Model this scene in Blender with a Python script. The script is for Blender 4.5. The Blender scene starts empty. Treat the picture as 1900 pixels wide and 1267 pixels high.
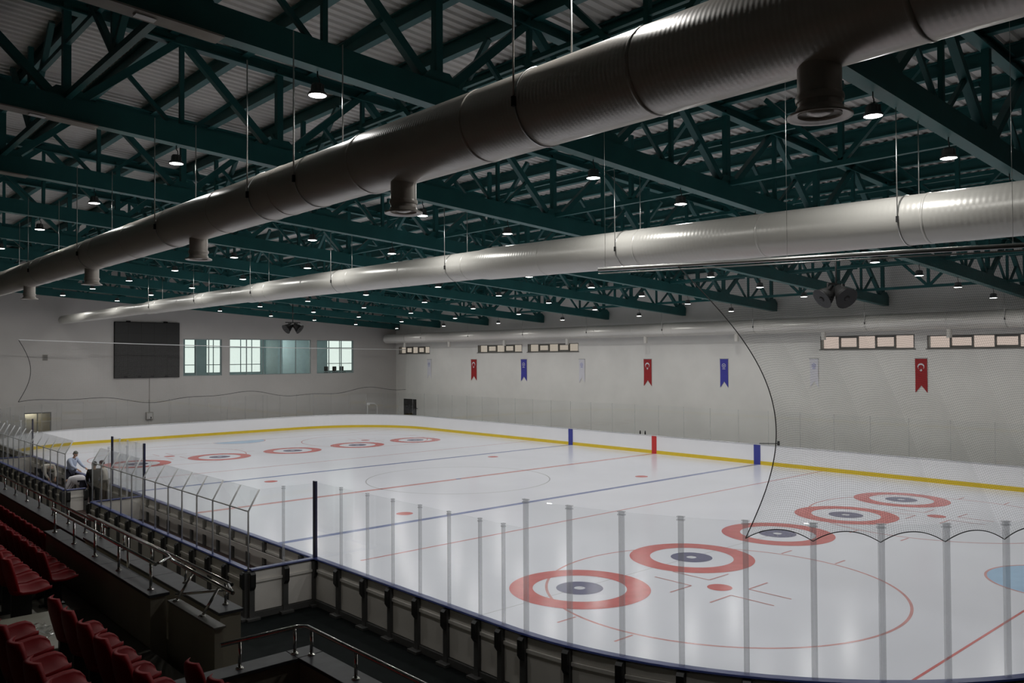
import bpy, bmesh, math, random
from mathutils import Vector, Matrix
random.seed(7)
PI = math.pi
S = bpy.context.scene
COL = S.collection

# ------------------------------------------------------------------ camera
cam_d = bpy.data.cameras.new('camera'); cam_d.sensor_width = 36.0; cam_d.lens = 29.177
cam_d.clip_start = 0.05; cam_d.clip_end = 400
cam = bpy.data.objects.new('camera', cam_d); COL.objects.link(cam)
YAW, PITCH, ROLL = 0.73086, 0.01839, -0.00531
_f = Vector((math.sin(YAW)*math.cos(PITCH), math.cos(YAW)*math.cos(PITCH), math.sin(PITCH)))
_r = Vector((math.cos(YAW), -math.sin(YAW), 0)); _u = _r.cross(_f)
_c, _s = math.cos(ROLL), math.sin(ROLL)
_r, _u = _c*_r+_s*_u, -_s*_r+_c*_u
cam.matrix_world = Matrix(((_r.x, _u.x, -_f.x, -25.4216), (_r.y, _u.y, -_f.y, -32.3661), (_r.z, _u.z, -_f.z, 6.0136), (0, 0, 0, 1)))
S.camera = cam

# ------------------------------------------------------------------ world (overcast daylight outside the hall)
W = bpy.data.worlds.new('overcast_sky'); S.world = W; W.use_nodes = True
_bg = W.node_tree.nodes['Background']; _bg.inputs[0].default_value = (0.99, 1.0, 0.92, 1); _bg.inputs[1].default_value = 1.0

# ------------------------------------------------------------------ exposure
S.view_settings.view_transform = 'Standard'; S.view_settings.look = 'None'
S.view_settings.gamma = 1.0; S.view_settings.use_curve_mapping = False
S.view_settings.exposure = 0.0
LAMP_POWER = 60.0          # watts of every high-bay lamp
LAMP_LENS = 14.0           # radiance of its lens
try:
    S.cycles.transparent_max_bounces = 32
    S.cycles.use_light_tree = True
except Exception:
    pass

# ------------------------------------------------------------------ materials
MATS = {}
def mat(name, col, rough=0.6, metal=0.0, var=0.0, scale=3.0, bump=0.0, bscale=40.0, spec=0.5, emit=None, es=0.0, coat=0.0):
    m = bpy.data.materials.new(name); m.use_nodes = True
    nt = m.node_tree; b = nt.nodes['Principled BSDF']
    b.inputs['Base Color'].default_value = (*col, 1); b.inputs['Roughness'].default_value = rough
    b.inputs['Metallic'].default_value = metal; b.inputs['Specular IOR Level'].default_value = spec
    b.inputs['Coat Weight'].default_value = coat
    if emit: b.inputs['Emission Color'].default_value = (*emit, 1); b.inputs['Emission Strength'].default_value = es
    if var or bump:
        tc = nt.nodes.new('ShaderNodeTexCoord')
    if var:
        n = nt.nodes.new('ShaderNodeTexNoise'); n.inputs['Scale'].default_value = scale; n.inputs['Detail'].default_value = 5
        nt.links.new(tc.outputs['Object'], n.inputs['Vector'])
        r = nt.nodes.new('ShaderNodeValToRGB')
        r.color_ramp.elements[0].position = 0.3; r.color_ramp.elements[1].position = 0.7
        r.color_ramp.elements[0].color = (*[max(0, c*(1-var)) for c in col], 1)
        r.color_ramp.elements[1].color = (*[min(1, c*(1+var)) for c in col], 1)
        nt.links.new(n.outputs['Fac'], r.inputs['Fac']); nt.links.new(r.outputs['Color'], b.inputs['Base Color'])
    if bump:
        n2 = nt.nodes.new('ShaderNodeTexNoise'); n2.inputs['Scale'].default_value = bscale
        nt.links.new(tc.outputs['Object'], n2.inputs['Vector'])
        bp = nt.nodes.new('ShaderNodeBump'); bp.inputs['Strength'].default_value = bump; bp.inputs['Distance'].default_value = 0.02
        nt.links.new(n2.outputs['Fac'], bp.inputs['Height']); nt.links.new(bp.outputs['Normal'], b.inputs['Normal'])
    MATS[name] = m
    return m

def glass_mat(name, tint=(1, 1, 1), refl=0.06, rough=0.02):
    m = bpy.data.materials.new(name); m.use_nodes = True; nt = m.node_tree
    for n in list(nt.nodes): nt.nodes.remove(n)
    o = nt.nodes.new('ShaderNodeOutputMaterial'); mx = nt.nodes.new('ShaderNodeMixShader')
    t = nt.nodes.new('ShaderNodeBsdfTransparent'); t.inputs[0].default_value = (*tint, 1)
    g = nt.nodes.new('ShaderNodeBsdfGlossy'); g.inputs['Roughness'].default_value = rough; g.inputs[0].default_value = (1, 1, 1, 1)
    lw = nt.nodes.new('ShaderNodeLayerWeight'); lw.inputs[0].default_value = 0.5
    pw = nt.nodes.new('ShaderNodeMath'); pw.operation = 'POWER'; pw.inputs[1].default_value = 4.0
    ml = nt.nodes.new('ShaderNodeMath'); ml.operation = 'MULTIPLY_ADD'; ml.inputs[1].default_value = refl*6; ml.inputs[2].default_value = 0.018
    nt.links.new(lw.outputs['Facing'], pw.inputs[0]); nt.links.new(pw.outputs[0], ml.inputs[0]); nt.links.new(ml.outputs[0], mx.inputs[0])
    nt.links.new(t.outputs[0], mx.inputs[1]); nt.links.new(g.outputs[0], mx.inputs[2]); nt.links.new(mx.outputs[0], o.inputs[0])
    MATS[name] = m
    return m

mat('ice', (0.735, 0.75, 0.815), 0.19, var=0.025, scale=0.35, spec=0.12)
mat('paint_red', (0.58, 0.145, 0.14), 0.2, var=0.10, scale=2.5)
mat('paint_red_thin', (0.62, 0.32, 0.315), 0.2, var=0.12, scale=2.0)
mat('paint_blue', (0.22, 0.26, 0.45), 0.2, var=0.08, scale=2.0)
mat('paint_navy', (0.12, 0.12, 0.22), 0.2, var=0.10, scale=3.0)
mat('paint_sky', (0.36, 0.56, 0.78), 0.2, var=0.04)
mat('paint_grey', (0.50, 0.51, 0.53), 0.2)
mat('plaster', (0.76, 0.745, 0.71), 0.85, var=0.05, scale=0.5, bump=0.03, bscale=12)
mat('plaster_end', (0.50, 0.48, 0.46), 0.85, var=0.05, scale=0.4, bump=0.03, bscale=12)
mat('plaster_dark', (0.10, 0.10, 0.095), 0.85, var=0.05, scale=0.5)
mat('concrete_beige', (0.30, 0.275, 0.22), 0.8, var=0.08, scale=1.2, bump=0.05)
mat('step_beige', (0.27, 0.26, 0.21), 0.5, var=0.1, scale=1.5)
mat('tier_concrete', (0.13, 0.125, 0.10), 0.6, var=0.12, scale=1.0, bump=0.05)
mat('marble', (0.055, 0.058, 0.065), 0.45, var=0.18, scale=6.0, spec=0.2)
mat('rubber_floor', (0.0045, 0.0065, 0.0065), 0.8, var=0.25, scale=4, bump=0.1, bscale=60, spec=0.08)
mat('steel_green', (0.018, 0.098, 0.098), 0.45, var=0.12, scale=1.5, spec=0.3)
mat('deck', (0.52, 0.51, 0.48), 0.55, var=0.06, scale=0.8)
mat('plate_grey', (0.30, 0.28, 0.25), 0.6, var=0.1)
mat('board_white', (0.86, 0.86, 0.88), 0.32, var=0.015, scale=0.6)
mat('panel_white', (0.70, 0.67, 0.63), 0.5, var=0.05, scale=1.0)
mat('kick_yellow', (0.72, 0.52, 0.03), 0.4, var=0.03)
mat('rail_blue', (0.033, 0.05, 0.18), 0.3, var=0.05)
mat('post_navy', (0.006, 0.008, 0.05), 0.35)
mat('mark_red', (0.55, 0.03, 0.03), 0.35)
mat('mark_blue', (0.04, 0.05, 0.30), 0.35)
mat('frame_grey', (0.10, 0.10, 0.098), 0.45, 0.3, var=0.1, scale=5)
mat('bracket_black', (0.012, 0.012, 0.012), 0.45)
mat('alu', (0.46, 0.47, 0.48), 0.35, 0.35)
mat('post_grey', (0.62, 0.63, 0.64), 0.4)
mat('chrome', (0.62, 0.61, 0.58), 0.16, 1.0)
mat('galv', (0.55, 0.55, 0.53), 0.35, 0.8)
mat('seat_red', (0.19, 0.003, 0.006), 0.6, spec=0.12, var=0.08, scale=4)
mat('black_matte', (0.006, 0.006, 0.006), 0.7, spec=0.15)
mat('black_gloss', (0.010, 0.010, 0.011), 0.4, spec=0.25)
mat('screen_black', (0.016, 0.016, 0.015), 0.5, var=0.1, scale=30)
mat('lamp_grey', (0.10, 0.10, 0.10), 0.5)
mat('lens', (0.9, 0.9, 0.9), 0.4, emit=(1, 0.985, 0.95), es=LAMP_LENS)
mat('white_plain', (0.78, 0.78, 0.78), 0.5)
mat('white_satin', (0.72, 0.72, 0.76), 0.7)
mat('flag_red', (0.34, 0.012, 0.015), 0.7, var=0.05, scale=4)
mat('flag_blue', (0.05, 0.05, 0.36), 0.7, var=0.05, scale=4)
mat('flag_white', (0.70, 0.69, 0.74), 0.7, var=0.02, scale=4)
mat('emblem_blue', (0.30, 0.32, 0.62), 0.7)
mat('frame_dark', (0.16, 0.155, 0.14), 0.5)
mat('frame_teal', (0.26, 0.32, 0.32), 0.5)
mat('wood_plate', (0.22, 0.19, 0.14), 0.6)
mat('room_wall', (0.66, 0.76, 0.77), 0.8, var=0.05)
mat('room_dark', (0.12, 0.15, 0.16), 0.8)
mat('net_cord', (0.045, 0.045, 0.045), 0.8, spec=0.1)
mat('net_cord_light', (0.26, 0.25, 0.24), 0.8)
mat('net_rope', (0.03, 0.03, 0.03), 0.8)
mat('skin', (0.50, 0.30, 0.21), 0.55)
mat('hair_dark', (0.015, 0.011, 0.010), 0.6)
mat('hair_red', (0.05, 0.010, 0.010), 0.6)
mat('hair_grey', (0.12, 0.12, 0.10), 0.6)
mat('cloth_black', (0.010, 0.010, 0.011), 0.8)
mat('cloth_navy', (0.030, 0.032, 0.055), 0.8)
mat('cloth_blue', (0.46, 0.52, 0.66), 0.8, var=0.05, scale=9)
mat('cloth_white', (0.68, 0.66, 0.69), 0.8, var=0.05, scale=9)
mat('cloth_cream', (0.60, 0.56, 0.50), 0.8, var=0.05, scale=9)
mat('cloth_brown', (0.10, 0.075, 0.055), 0.8)
mat('leather', (0.015, 0.012, 0.010), 0.5)
mat('bench_brown', (0.035, 0.014, 0.010), 0.5, var=0.15, scale=5)
def clear_plastic(name, col, fac):
    m = mat(name, col, 0.3); nt = m.node_tree; o = nt.nodes['Material Output']; b = nt.nodes['Principled BSDF']
    t = nt.nodes.new('ShaderNodeBsdfTransparent'); t.inputs[0].default_value = (.96, .965, .97, 1); mx = nt.nodes.new('ShaderNodeMixShader'); mx.inputs[0].default_value = fac
    nt.links.new(t.outputs[0], mx.inputs[1]); nt.links.new(b.outputs[0], mx.inputs[2]); nt.links.new(mx.outputs[0], o.inputs[0])
clear_plastic('post_plastic', (.85, .86, .88), .26)
clear_plastic('post_faint', (.5, .5, .5), .14)
glass_mat('glass_clear', (0.975, 0.98, 0.98), 0.09)
glass_mat('glass_teal', (0.90, 0.965, 0.965), 0.06)
glass_mat('pane_warm', (0.74, 0.67, 0.65), 0.03)
glass_mat('pane_dim', (0.62, 0.58, 0.55), 0.03)
glass_mat('plastic_wrap', (0.9, 0.9, 0.9), 0.25, 0.12)

def duct_mat(name, col, period, strength):
    m = mat(name, col, 0.33, 0.15, spec=0.5); nt = m.node_tree; b = nt.nodes['Principled BSDF']
    tc = nt.nodes.new('ShaderNodeTexCoord'); w = nt.nodes.new('ShaderNodeTexWave'); w.wave_type = 'BANDS'; w.bands_direction = 'Y'
    w.inputs['Scale'].default_value = 0.314/period; w.inputs['Distortion'].default_value = 0.25; w.inputs['Detail'].default_value = 1
    bp = nt.nodes.new('ShaderNodeBump'); bp.inputs['Strength'].default_value = strength; bp.inputs['Distance'].default_value = 0.02
    nt.links.new(tc.outputs['Object'], w.inputs['Vector']); nt.links.new(w.outputs['Fac'], bp.inputs['Height'])
    nt.links.new(bp.outputs['Normal'], b.inputs['Normal'])
    return m
duct_mat('duct_near', (0.64, 0.59, 0.53), 0.055, 0.045)
duct_mat('duct_mid', (0.50, 0.49, 0.455), 0.10, 0.07)
duct_mat('duct_far', (0.60, 0.58, 0.54), 0.12, 0.04)

# ------------------------------------------------------------------ mesh builder
class MB:
    def __init__(s): s.v = []; s.f = []; s.sm = []
    def add(s, vs, fs, smooth=False):
        o = len(s.v); s.v += [tuple(x) for x in vs]
        for f in fs: s.f.append(tuple(i+o for i in f)); s.sm.append(smooth)
        return s
    def box(s, x0, x1, y0, y1, z0, z1):
        return s.add([(x0, y0, z0), (x1, y0, z0), (x1, y1, z0), (x0, y1, z0), (x0, y0, z1), (x1, y0, z1), (x1, y1, z1), (x0, y1, z1)],
              [(3, 2, 1, 0), (4, 5, 6, 7), (0, 1, 5, 4), (1, 2, 6, 5), (2, 3, 7, 6), (3, 0, 4, 7)])
    def cbox(s, c, d): return s.box(c[0]-d[0]/2, c[0]+d[0]/2, c[1]-d[1]/2, c[1]+d[1]/2, c[2]-d[2]/2, c[2]+d[2]/2)
    def bbox(s, x0, x1, y0, y1, z0, z1, b=0.01):      # bevelled box
        bm = bmesh.new(); r = bmesh.ops.create_cube(bm, size=1)
        for v in bm.verts: v.co = ((x0+x1)/2+v.co.x*(x1-x0), (y0+y1)/2+v.co.y*(y1-y0), (z0+z1)/2+v.co.z*(z1-z0))
        bmesh.ops.bevel(bm, geom=bm.edges[:], offset=b, segments=2, affect='EDGES', profile=0.5)
        bm.verts.index_update(); s.add([v.co[:] for v in bm.verts], [[v.index for v in f.verts] for f in bm.faces]); bm.free(); return s
    def frame(s, a, b, up=(0, 0, 1)):
        a = Vector(a); b = Vector(b); d = (b-a).normalized(); u = Vector(up)
        if abs(d.dot(u)) > 0.98: u = Vector((0, 1, 0)) if abs(d.y) < 0.9 else Vector((1, 0, 0))
        x = d.cross(u).normalized(); y = x.cross(d).normalized()
        return a, b, x, y
    def beam(s, a, b, w, h, up=(0, 0, 1)):
        a, b, x, y = s.frame(a, b, up); vs = []
        for p in (a, b):
            for sx, sy in ((-1, -1), (1, -1), (1, 1), (-1, 1)): vs.append(p+x*sx*w/2+y*sy*h/2)
        return s.add(vs, [(0, 1, 2, 3), (7, 6, 5, 4), (0, 4, 5, 1), (1, 5, 6, 2), (2, 6, 7, 3), (3, 7, 4, 0)])
    def ibeam(s, a, b, w, h, t=0.03, up=(0, 0, 1)):
        a, b, x, y = s.frame(a, b, up)
        prof = [(-w/2, -h/2), (w/2, -h/2), (w/2, -h/2+t), (t/2, -h/2+t), (t/2, h/2-t), (w/2, h/2-t), (w/2, h/2), (-w/2, h/2), (-w/2, h/2-t), (-t/2, h/2-t), (-t/2, -h/2+t), (-w/2, -h/2+t)]
        n = len(prof); vs = [p+x*q[0]+y*q[1] for p in (a, b) for q in prof]
        return s.add(vs, [(i, (i+1) % n, n+(i+1) % n, n+i) for i in range(n)]+[tuple(range(n-1, -1, -1)), tuple(range(n, 2*n))])
    def tube(s, pts, r, n=8, caps=True, smooth=True):
        pts = [Vector(p) for p in pts]; rs = r if isinstance(r, (list, tuple)) else [r]*len(pts)
        vs = []; fs = []; prev = None
        for i, p in enumerate(pts):
            d = (pts[min(i+1, len(pts)-1)]-pts[max(i-1, 0)]).normalized()
            if prev is None:
                u = Vector((0, 0, 1)) if abs(d.z) < 0.9 else Vector((1, 0, 0)); x = d.cross(u).normalized()
            else: x = (prev-d*prev.dot(d)).normalized()
            prev = x; y = d.cross(x)
            for k in range(n):
                t = 2*PI*k/n; vs.append(p+x*math.cos(t)*rs[i]+y*math.sin(t)*rs[i])
        for i in range(len(pts)-1):
            for k in range(n): fs.append((i*n+k, i*n+(k+1) % n, (i+1)*n+(k+1) % n, (i+1)*n+k))
        s.add(vs, fs, smooth)
        if caps:
            o = len(s.v)-len(vs); s.f += [tuple(o+k for k in range(n-1, -1, -1)), tuple(o+len(vs)-n+k for k in range(n))]; s.sm += [False, False]
        return s
    def lathe(s, prof, c=(0, 0, 0), n=24, axis='z', smooth=True, cap=False):
        vs = []; fs = []
        for r, h in prof:
            for k in range(n):
                t = 2*PI*k/n; a, b = r*math.cos(t), r*math.sin(t)
                p = (a, b, h) if axis == 'z' else (a, h, b) if axis == 'y' else (h, a, b)
                vs.append((p[0]+c[0], p[1]+c[1], p[2]+c[2]))
        for i in range(len(prof)-1):
            for k in range(n): fs.append((i*n+k, i*n+(k+1) % n, (i+1)*n+(k+1) % n, (i+1)*n+k))
        s.add(vs, fs, smooth)
        if cap:
            o = len(s.v)-len(vs); s.f += [tuple(o+k for k in range(n)), tuple(o+len(vs)-n+k for k in range(n))]; s.sm += [False, False]
        return s
    def sweep(s, path, prof, closed=False):
        """prof: closed list of (offset, z); path: list of (x, y, nx, ny), n the outward normal"""
        n = len(prof); vs = []; fs = []
        for x, y, nx, ny in path:
            for o, z in prof: vs.append((x+nx*o, y+ny*o, z))
        m = len(path)
        for i in range(m-1 if not closed else m):
            j = (i+1) % m
            for k in range(n): fs.append((i*n+k, i*n+(k+1) % n, j*n+(k+1) % n, j*n+k))
        if not closed: fs += [tuple(range(n)), tuple((m-1)*n+k for k in range(n-1, -1, -1))]
        return s.add(vs, fs)
    def prism(s, poly, z0, z1):
        n = len(poly); vs = [(x, y, z0) for x, y in poly]+[(x, y, z1) for x, y in poly]
        return s.add(vs, [(i, (i+1) % n, n+(i+1) % n, n+i) for i in range(n)]+[tuple(range(n-1, -1, -1)), tuple(range(n, 2*n))])
    def mesh(s, name, m):
        me = bpy.data.meshes.new(name); me.from_pydata(s.v, [], s.f); me.materials.append(MATS[m])
        if any(s.sm): me.polygons.foreach_set('use_smooth', s.sm)
        me.update(); return me
    def build(s, name, m, parent=None, loc=None, rz=0):
        return link(name, s.mesh(name, m), parent, loc, rz)

def link(name, me, parent=None, loc=None, rz=0):
    o = bpy.data.objects.new(name, me); COL.objects.link(o)
    if loc is not None: o.location = loc
    if rz: o.rotation_euler = (0, 0, rz)
    if parent is not None: o.parent = parent
    return o
def tag(o, label, cat, group=None):
    o['label'] = label; o['category'] = cat
    if group: o['group'] = group
    return o
def thing(name, label, cat, loc=(0, 0, 0), rz=0, group=None):
    return tag(link(name, None, None, loc, rz), label, cat, group)
def struct(o, label=None):
    o['kind'] = 'structure'
    if label: o['label'] = label
    return o
def local(par, mb):     # shift world-space geometry into a parent's frame (translation only)
    L = par.location; mb.v = [(x-L.x, y-L.y, z-L.z) for x, y, z in mb.v]; return mb
def copy_tree(o, loc=None, rz=None):
    c = o.copy(); COL.objects.link(c)
    if loc is not None: c.location = loc
    if rz is not None: c.rotation_euler = (0, 0, rz)
    for ch in o.children:
        d = ch.copy(); COL.objects.link(d); d.parent = c
        for g in ch.children:
            e = g.copy(); COL.objects.link(e); e.parent = d
    return c
ORD = ['zeroth', 'first', 'second', 'third', 'fourth', 'fifth', 'sixth', 'seventh', 'eighth', 'ninth', 'tenth', 'eleventh', 'twelfth', 'thirteenth', 'fourteenth', 'fifteenth', 'sixteenth', 'seventeenth', 'eighteenth', 'nineteenth', 'twentieth']
def nth(k):
    if k <= 20: return ORD[k]
    return '%d%s' % (k, {1: 'st', 2: 'nd', 3: 'rd'}.get(k % 10, 'th'))

# ------------------------------------------------------------------ hall shell
XW, YE = 19.0, 33.7                 # banner wall, end wall with the screen
SL = 0.064
def chord(x): return 8.6+SL*(XW-x)  # underside of the trusses
def roofz(x): return chord(x)+2.95
def wall_boxes(mb, u0, u1, z0, z1, holes, put):
    """rectangle u0..u1, z0..z1 with rectangular holes (ua, ub, za, zb), cut into boxes"""
    us = sorted({u0, u1, *[h[0] for h in holes], *[h[1] for h in holes]})
    for a, b in zip(us[:-1], us[1:]):
        m = (a+b)/2; hs = sorted([h for h in holes if h[0] < m < h[1]], key=lambda h: h[2]); z = z0
        for h in hs:
            put(mb, a, b, z, h[2]); z = h[3]
        put(mb, a, b, z, z1)

struct(MB().box(-31, 20, -46, 35, -0.35, -0.03).build('floor', 'rubber_floor'), 'black rubber floor around the rink')
STRIPS = [(28.3, 33.2, 6.36, 7.0), (16.0, 21.5, 6.38, 7.0), (9.85, 15.35, 6.38, 7.0), (-14.2, -9.0, 6.33, 7.08), (-20.1, -14.82, 6.33, 7.0)]
mb = MB(); wall_boxes(mb, -46, 35, -0.3, 12.6, STRIPS, lambda m, a, b, z, zz: m.box(XW, XW+0.35, a, b, z, zz))
struct(mb.build('wall_right', 'plaster'), 'long grey plaster wall hung with banners')
EWIN = [(-1.03, 2.1, 4.62, 7.56), (2.73, 10.08, 4.62, 7.6), (10.66, 14.38, 4.62, 7.58)]
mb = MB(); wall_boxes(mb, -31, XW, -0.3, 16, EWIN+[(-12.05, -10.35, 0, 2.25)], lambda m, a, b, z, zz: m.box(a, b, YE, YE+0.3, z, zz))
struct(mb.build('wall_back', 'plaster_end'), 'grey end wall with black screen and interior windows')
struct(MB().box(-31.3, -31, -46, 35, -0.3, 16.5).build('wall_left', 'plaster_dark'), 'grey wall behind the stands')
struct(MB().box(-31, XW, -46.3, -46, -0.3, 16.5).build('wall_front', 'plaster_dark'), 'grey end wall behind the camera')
# faint joints of the end wall cladding
eb = MB()
for z in (1.6, 2.9): eb.box(-20, XW, YE-0.012, YE, z, z+0.03)
for x in range(-18, 19, 4): eb.box(x, x+0.025, YE-0.012, YE, 0, 2.9)
struct(eb.build('trim_1', 'plaster_end'), 'thin joints of the end wall cladding')
# corrugated roof deck, ribs running down the slope
dk = MB(); per = 0.30; y = -46.0; prof = []
while y < 34.2:
    prof += [(y, 0.0), (y+0.10, 0.0), (y+0.14, 0.05), (y+0.26, 0.05)]; y += per
for x in (-31.3, 19.4):
    for (yy, dz) in prof: dk.v.append((x, yy, roofz(x)+dz))
n = len(prof)
for i in range(n-1): dk.f.append((i, i+1, n+i+1, n+i)); dk.sm.append(False)
ceil = struct(dk.build('ceiling', 'deck'), 'grey corrugated metal roof deck')
struct(MB().add([(-32, -46.5, roofz(-32)+0.2), (20, -46.5, roofz(20)+0.2), (20, 35, roofz(20)+0.2), (-32, 35, roofz(-32)+0.2), (-32, -46.5, roofz(-32)+0.4), (20, -46.5, roofz(20)+0.4), (20, 35, roofz(20)+0.4), (-32, 35, roofz(-32)+0.4)],
   [(3, 2, 1, 0), (4, 5, 6, 7), (0, 1, 5, 4), (1, 2, 6, 5), (2, 3, 7, 6), (3, 0, 4, 7)]).build('roof_insulation', 'plate_grey', ceil))
# purlins, parts of the roof
x = 18.3; 
pm = MB().ibeam((0, -45.8, 0), (0, 33.6, 0), 0.20, 0.38, 0.03).mesh('purlin', 'steel_green')
while x > -30:
    link('purlin', pm, ceil, (x, 0, roofz(x)-0.19)); x -= 1.75

# ------------------------------------------------------------------ roof trusses
TY = [-26.0, -19.5, -12.8, -6.25, 0.3, 6.9, 13.5, 20.1, 26.7, 33.1]
PITCH_N = 4.9; NODES = [18.5-PITCH_N*k for k in range(10)]
zb = lambda x: chord(x)+0.24
zt = lambda x: chord(x)+2.50
bc = MB().add([], []); 
def sl_beam(x0, x1, z, w, h, i=True):
    m = MB()
    return m.ibeam((x0, 0, z(x0)), (x1, 0, z(x1)), w, h, 0.035) if i else m.beam((x0, 0, z(x0)), (x1, 0, z(x1)), w, h)
me_bc = sl_beam(-30.5, 18.9, zb, 0.29, 0.48, False).mesh('bottom_chord', 'steel_green')
me_tc = sl_beam(-30.5, 18.9, zt, 0.25, 0.30).mesh('top_chord', 'steel_green')
hv = zt(0)-zb(0)
me_v = MB().beam((0, 0, 0), (0, 0, hv), 0.16, 0.16).mesh('web_vertical', 'steel_green')
P2 = PITCH_N/2
me_d1 = MB().beam((0, 0, 0), (P2, 0, hv-SL*P2), 0.17, 0.17).mesh('web_diagonal', 'steel_green')
me_d2 = MB().beam((0, 0, 0), (-P2, 0, hv+SL*P2), 0.17, 0.17).mesh('web_diagonal', 'steel_green')
me_mid = MB().beam((0, 0, 0), (0, 0, hv), 0.10, 0.10).mesh('web_strut', 'steel_green')
me_sub = MB().beam((0, 0, 0), (-P2/2, 0, hv/2+SL*P2/2), 0.09, 0.09).mesh('web_strut', 'steel_green')
me_sub2 = MB().beam((0, 0, 0), (P2/2, 0, hv/2-SL*P2/2), 0.09, 0.09).mesh('web_strut', 'steel_green')
me_g = MB().prism([(-0.38, 0), (0.38, 0), (0.46, 0.24), (0.22, 0.46), (-0.22, 0.46), (-0.46, 0.24)], -0.11, 0.11).mesh('gusset_plate', 'steel_green')
me_g.transform(Matrix.Rotation(PI/2, 4, 'X'))
me_pl = MB().beam((-2.6, 0, 0.064*2.6), (0, 0, 0), 0.36, 0.03).mesh('splice_plate', 'plate_grey')
me_pw = MB().beam((-0.3, 0, -0.0), (0, 0, -0.02), 0.16, 0.012).mesh('plate_sticker', 'white_plain')
for i, ty in enumerate(TY):
    t = thing('roof_truss', 'dark green steel roof truss, %s one counted from the end wall with the black screen' % nth(len(TY)-i), 'roof truss', (0, ty, 0), group='parallel roof trusses')
    link('bottom_chord', me_bc, t); link('top_chord', me_tc, t)
    for k, nx in enumerate(NODES):
        link('web_vertical', me_v, t, (nx, 0, zb(nx)))
        link('gusset_plate', me_g, t, (nx, 0, zb(nx)))
        if k > 0: link('web_diagonal', me_d1, t, (nx, 0, zb(nx)))
        if nx-P2 > -30: link('web_diagonal', me_d2, t, (nx, 0, zb(nx)))
        mx = nx-P2
        if mx > -30:
            link('web_strut', me_mid, t, (mx, 0, zb(mx)))
            link('web_strut', me_sub2, t, (mx, 0, zb(mx)))
            link('web_strut', me_sub, t, (mx, 0, zb(mx)))
    sp = link('splice_plate', me_pl, t, (-20.1, 0, chord(-20.1)-0.017))
    link('plate_sticker', me_pw, sp, (-1.0, 0, 0.05))
# longitudinal bracing between the trusses
def brace_line(x, label):
    t = thing('roof_brace', label, 'roof brace', (x, 0, 0), group='bracing between the trusses')
    z0, z1 = zb(x)+0.25, zt(x)
    for j, (a, b) in enumerate(zip(TY[:-1], TY[1:])):
        MB().beam((0, a+0.14, z0), (0, b-0.14, z0), 0.13, 0.13).build('tie_bar', 'steel_green', t)
        MB().beam((0, a+0.14, z0+1.15), (0, b-0.14, z0+1.15), 0.10, 0.10).build('tie_bar', 'steel_green', t)
        m = (a+b)/2
        MB().beam((0, m, z0), (0, (a+m)/2-0.4, z1), 0.12, 0.12).build('brace_strut', 'steel_green', t)
        MB().beam((0, m, z0), (0, (b+m)/2+0.4, z1), 0.12, 0.12).build('brace_strut', 'steel_green', t)
        MB().beam((0, m, z0), (0, m, z1), 0.12, 0.12).build('brace_strut', 'steel_green', t)
for x, l in ((15.9, 'green bracing line between trusses nearest the banner wall'), (8.7, 'green bracing line between trusses, second from the banner wall'),
             (1.35, 'green bracing line between trusses above the middle of the ice'), (-6.0, 'green bracing line between trusses, third from the stands'),
             (-13.4, 'green bracing line between trusses, second from the stands'), (-20.7, 'green bracing line between trusses above the stands')):
    brace_line(x, l)

# ------------------------------------------------------------------ lamps
def make_lamp():
    r = link('high_bay_lamp', None)
    MB().lathe([(0.02, 0.20), (0.09, 0.20), (0.11, 0.16), (0.12, 0.06), (0.150, 0.045), (0.165, 0.015), (0.165, -0.005), (0.152, -0.005)], n=20, cap=False).build('lamp_housing', 'lamp_grey', r)
    h = MB()
    for k in range(8):
        a = 2*PI*k/8; h.beam((0.09*math.cos(a), 0.09*math.sin(a), 0.055), (0.09*math.cos(a), 0.09*math.sin(a), 0.175), 0.012, 0.09)
    h.build('heat_sink', 'lamp_grey', r)
    MB().lathe([(0.0, -0.012), (0.10, -0.012), (0.152, -0.002), (0.152, 0.01)], n=20).build('lamp_lens', 'lens', r)
    MB().tube([(0, 0, 0.19), (0.04, 0, 0.23), (0.03, 0, 0.30), (0, 0, 0.33), (0, 0, 0.44)], 0.012, 6).build('hook', 'bracket_black', r)
    ld = bpy.data.lights.new('lamp_light', 'AREA'); ld.shape = 'DISK'; ld.size = 0.30; ld.energy = LAMP_POWER; ld.color = (1, 0.985, 0.955); ld.spread = math.radians(175)
    lo = bpy.data.objects.new('lamp_light', ld); COL.objects.link(lo); lo.location = (0, 0, -0.02); lo.parent = r
    return r
LX = [-18.35, -14.8, -11.3, -8.0, -4.5, -0.95, 3.0, 6.65, 10.4, 14.4]
lamp0 = None
for i, ty in enumerate(TY[:-1]):
    for j, lx in enumerate(LX):
        loc = (lx, ty+0.05, chord(lx)-0.42)
        if lamp0 is None: lamp0 = make_lamp(); o = lamp0; o.location = loc
        else: o = copy_tree(lamp0, loc)
        tag(o, 'ceiling lamp %s from the banner wall on the %s truss from the end wall' % (nth(len(LX)-j), nth(len(TY)-i)), 'lamp', 'high bay lamps under the trusses')

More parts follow.
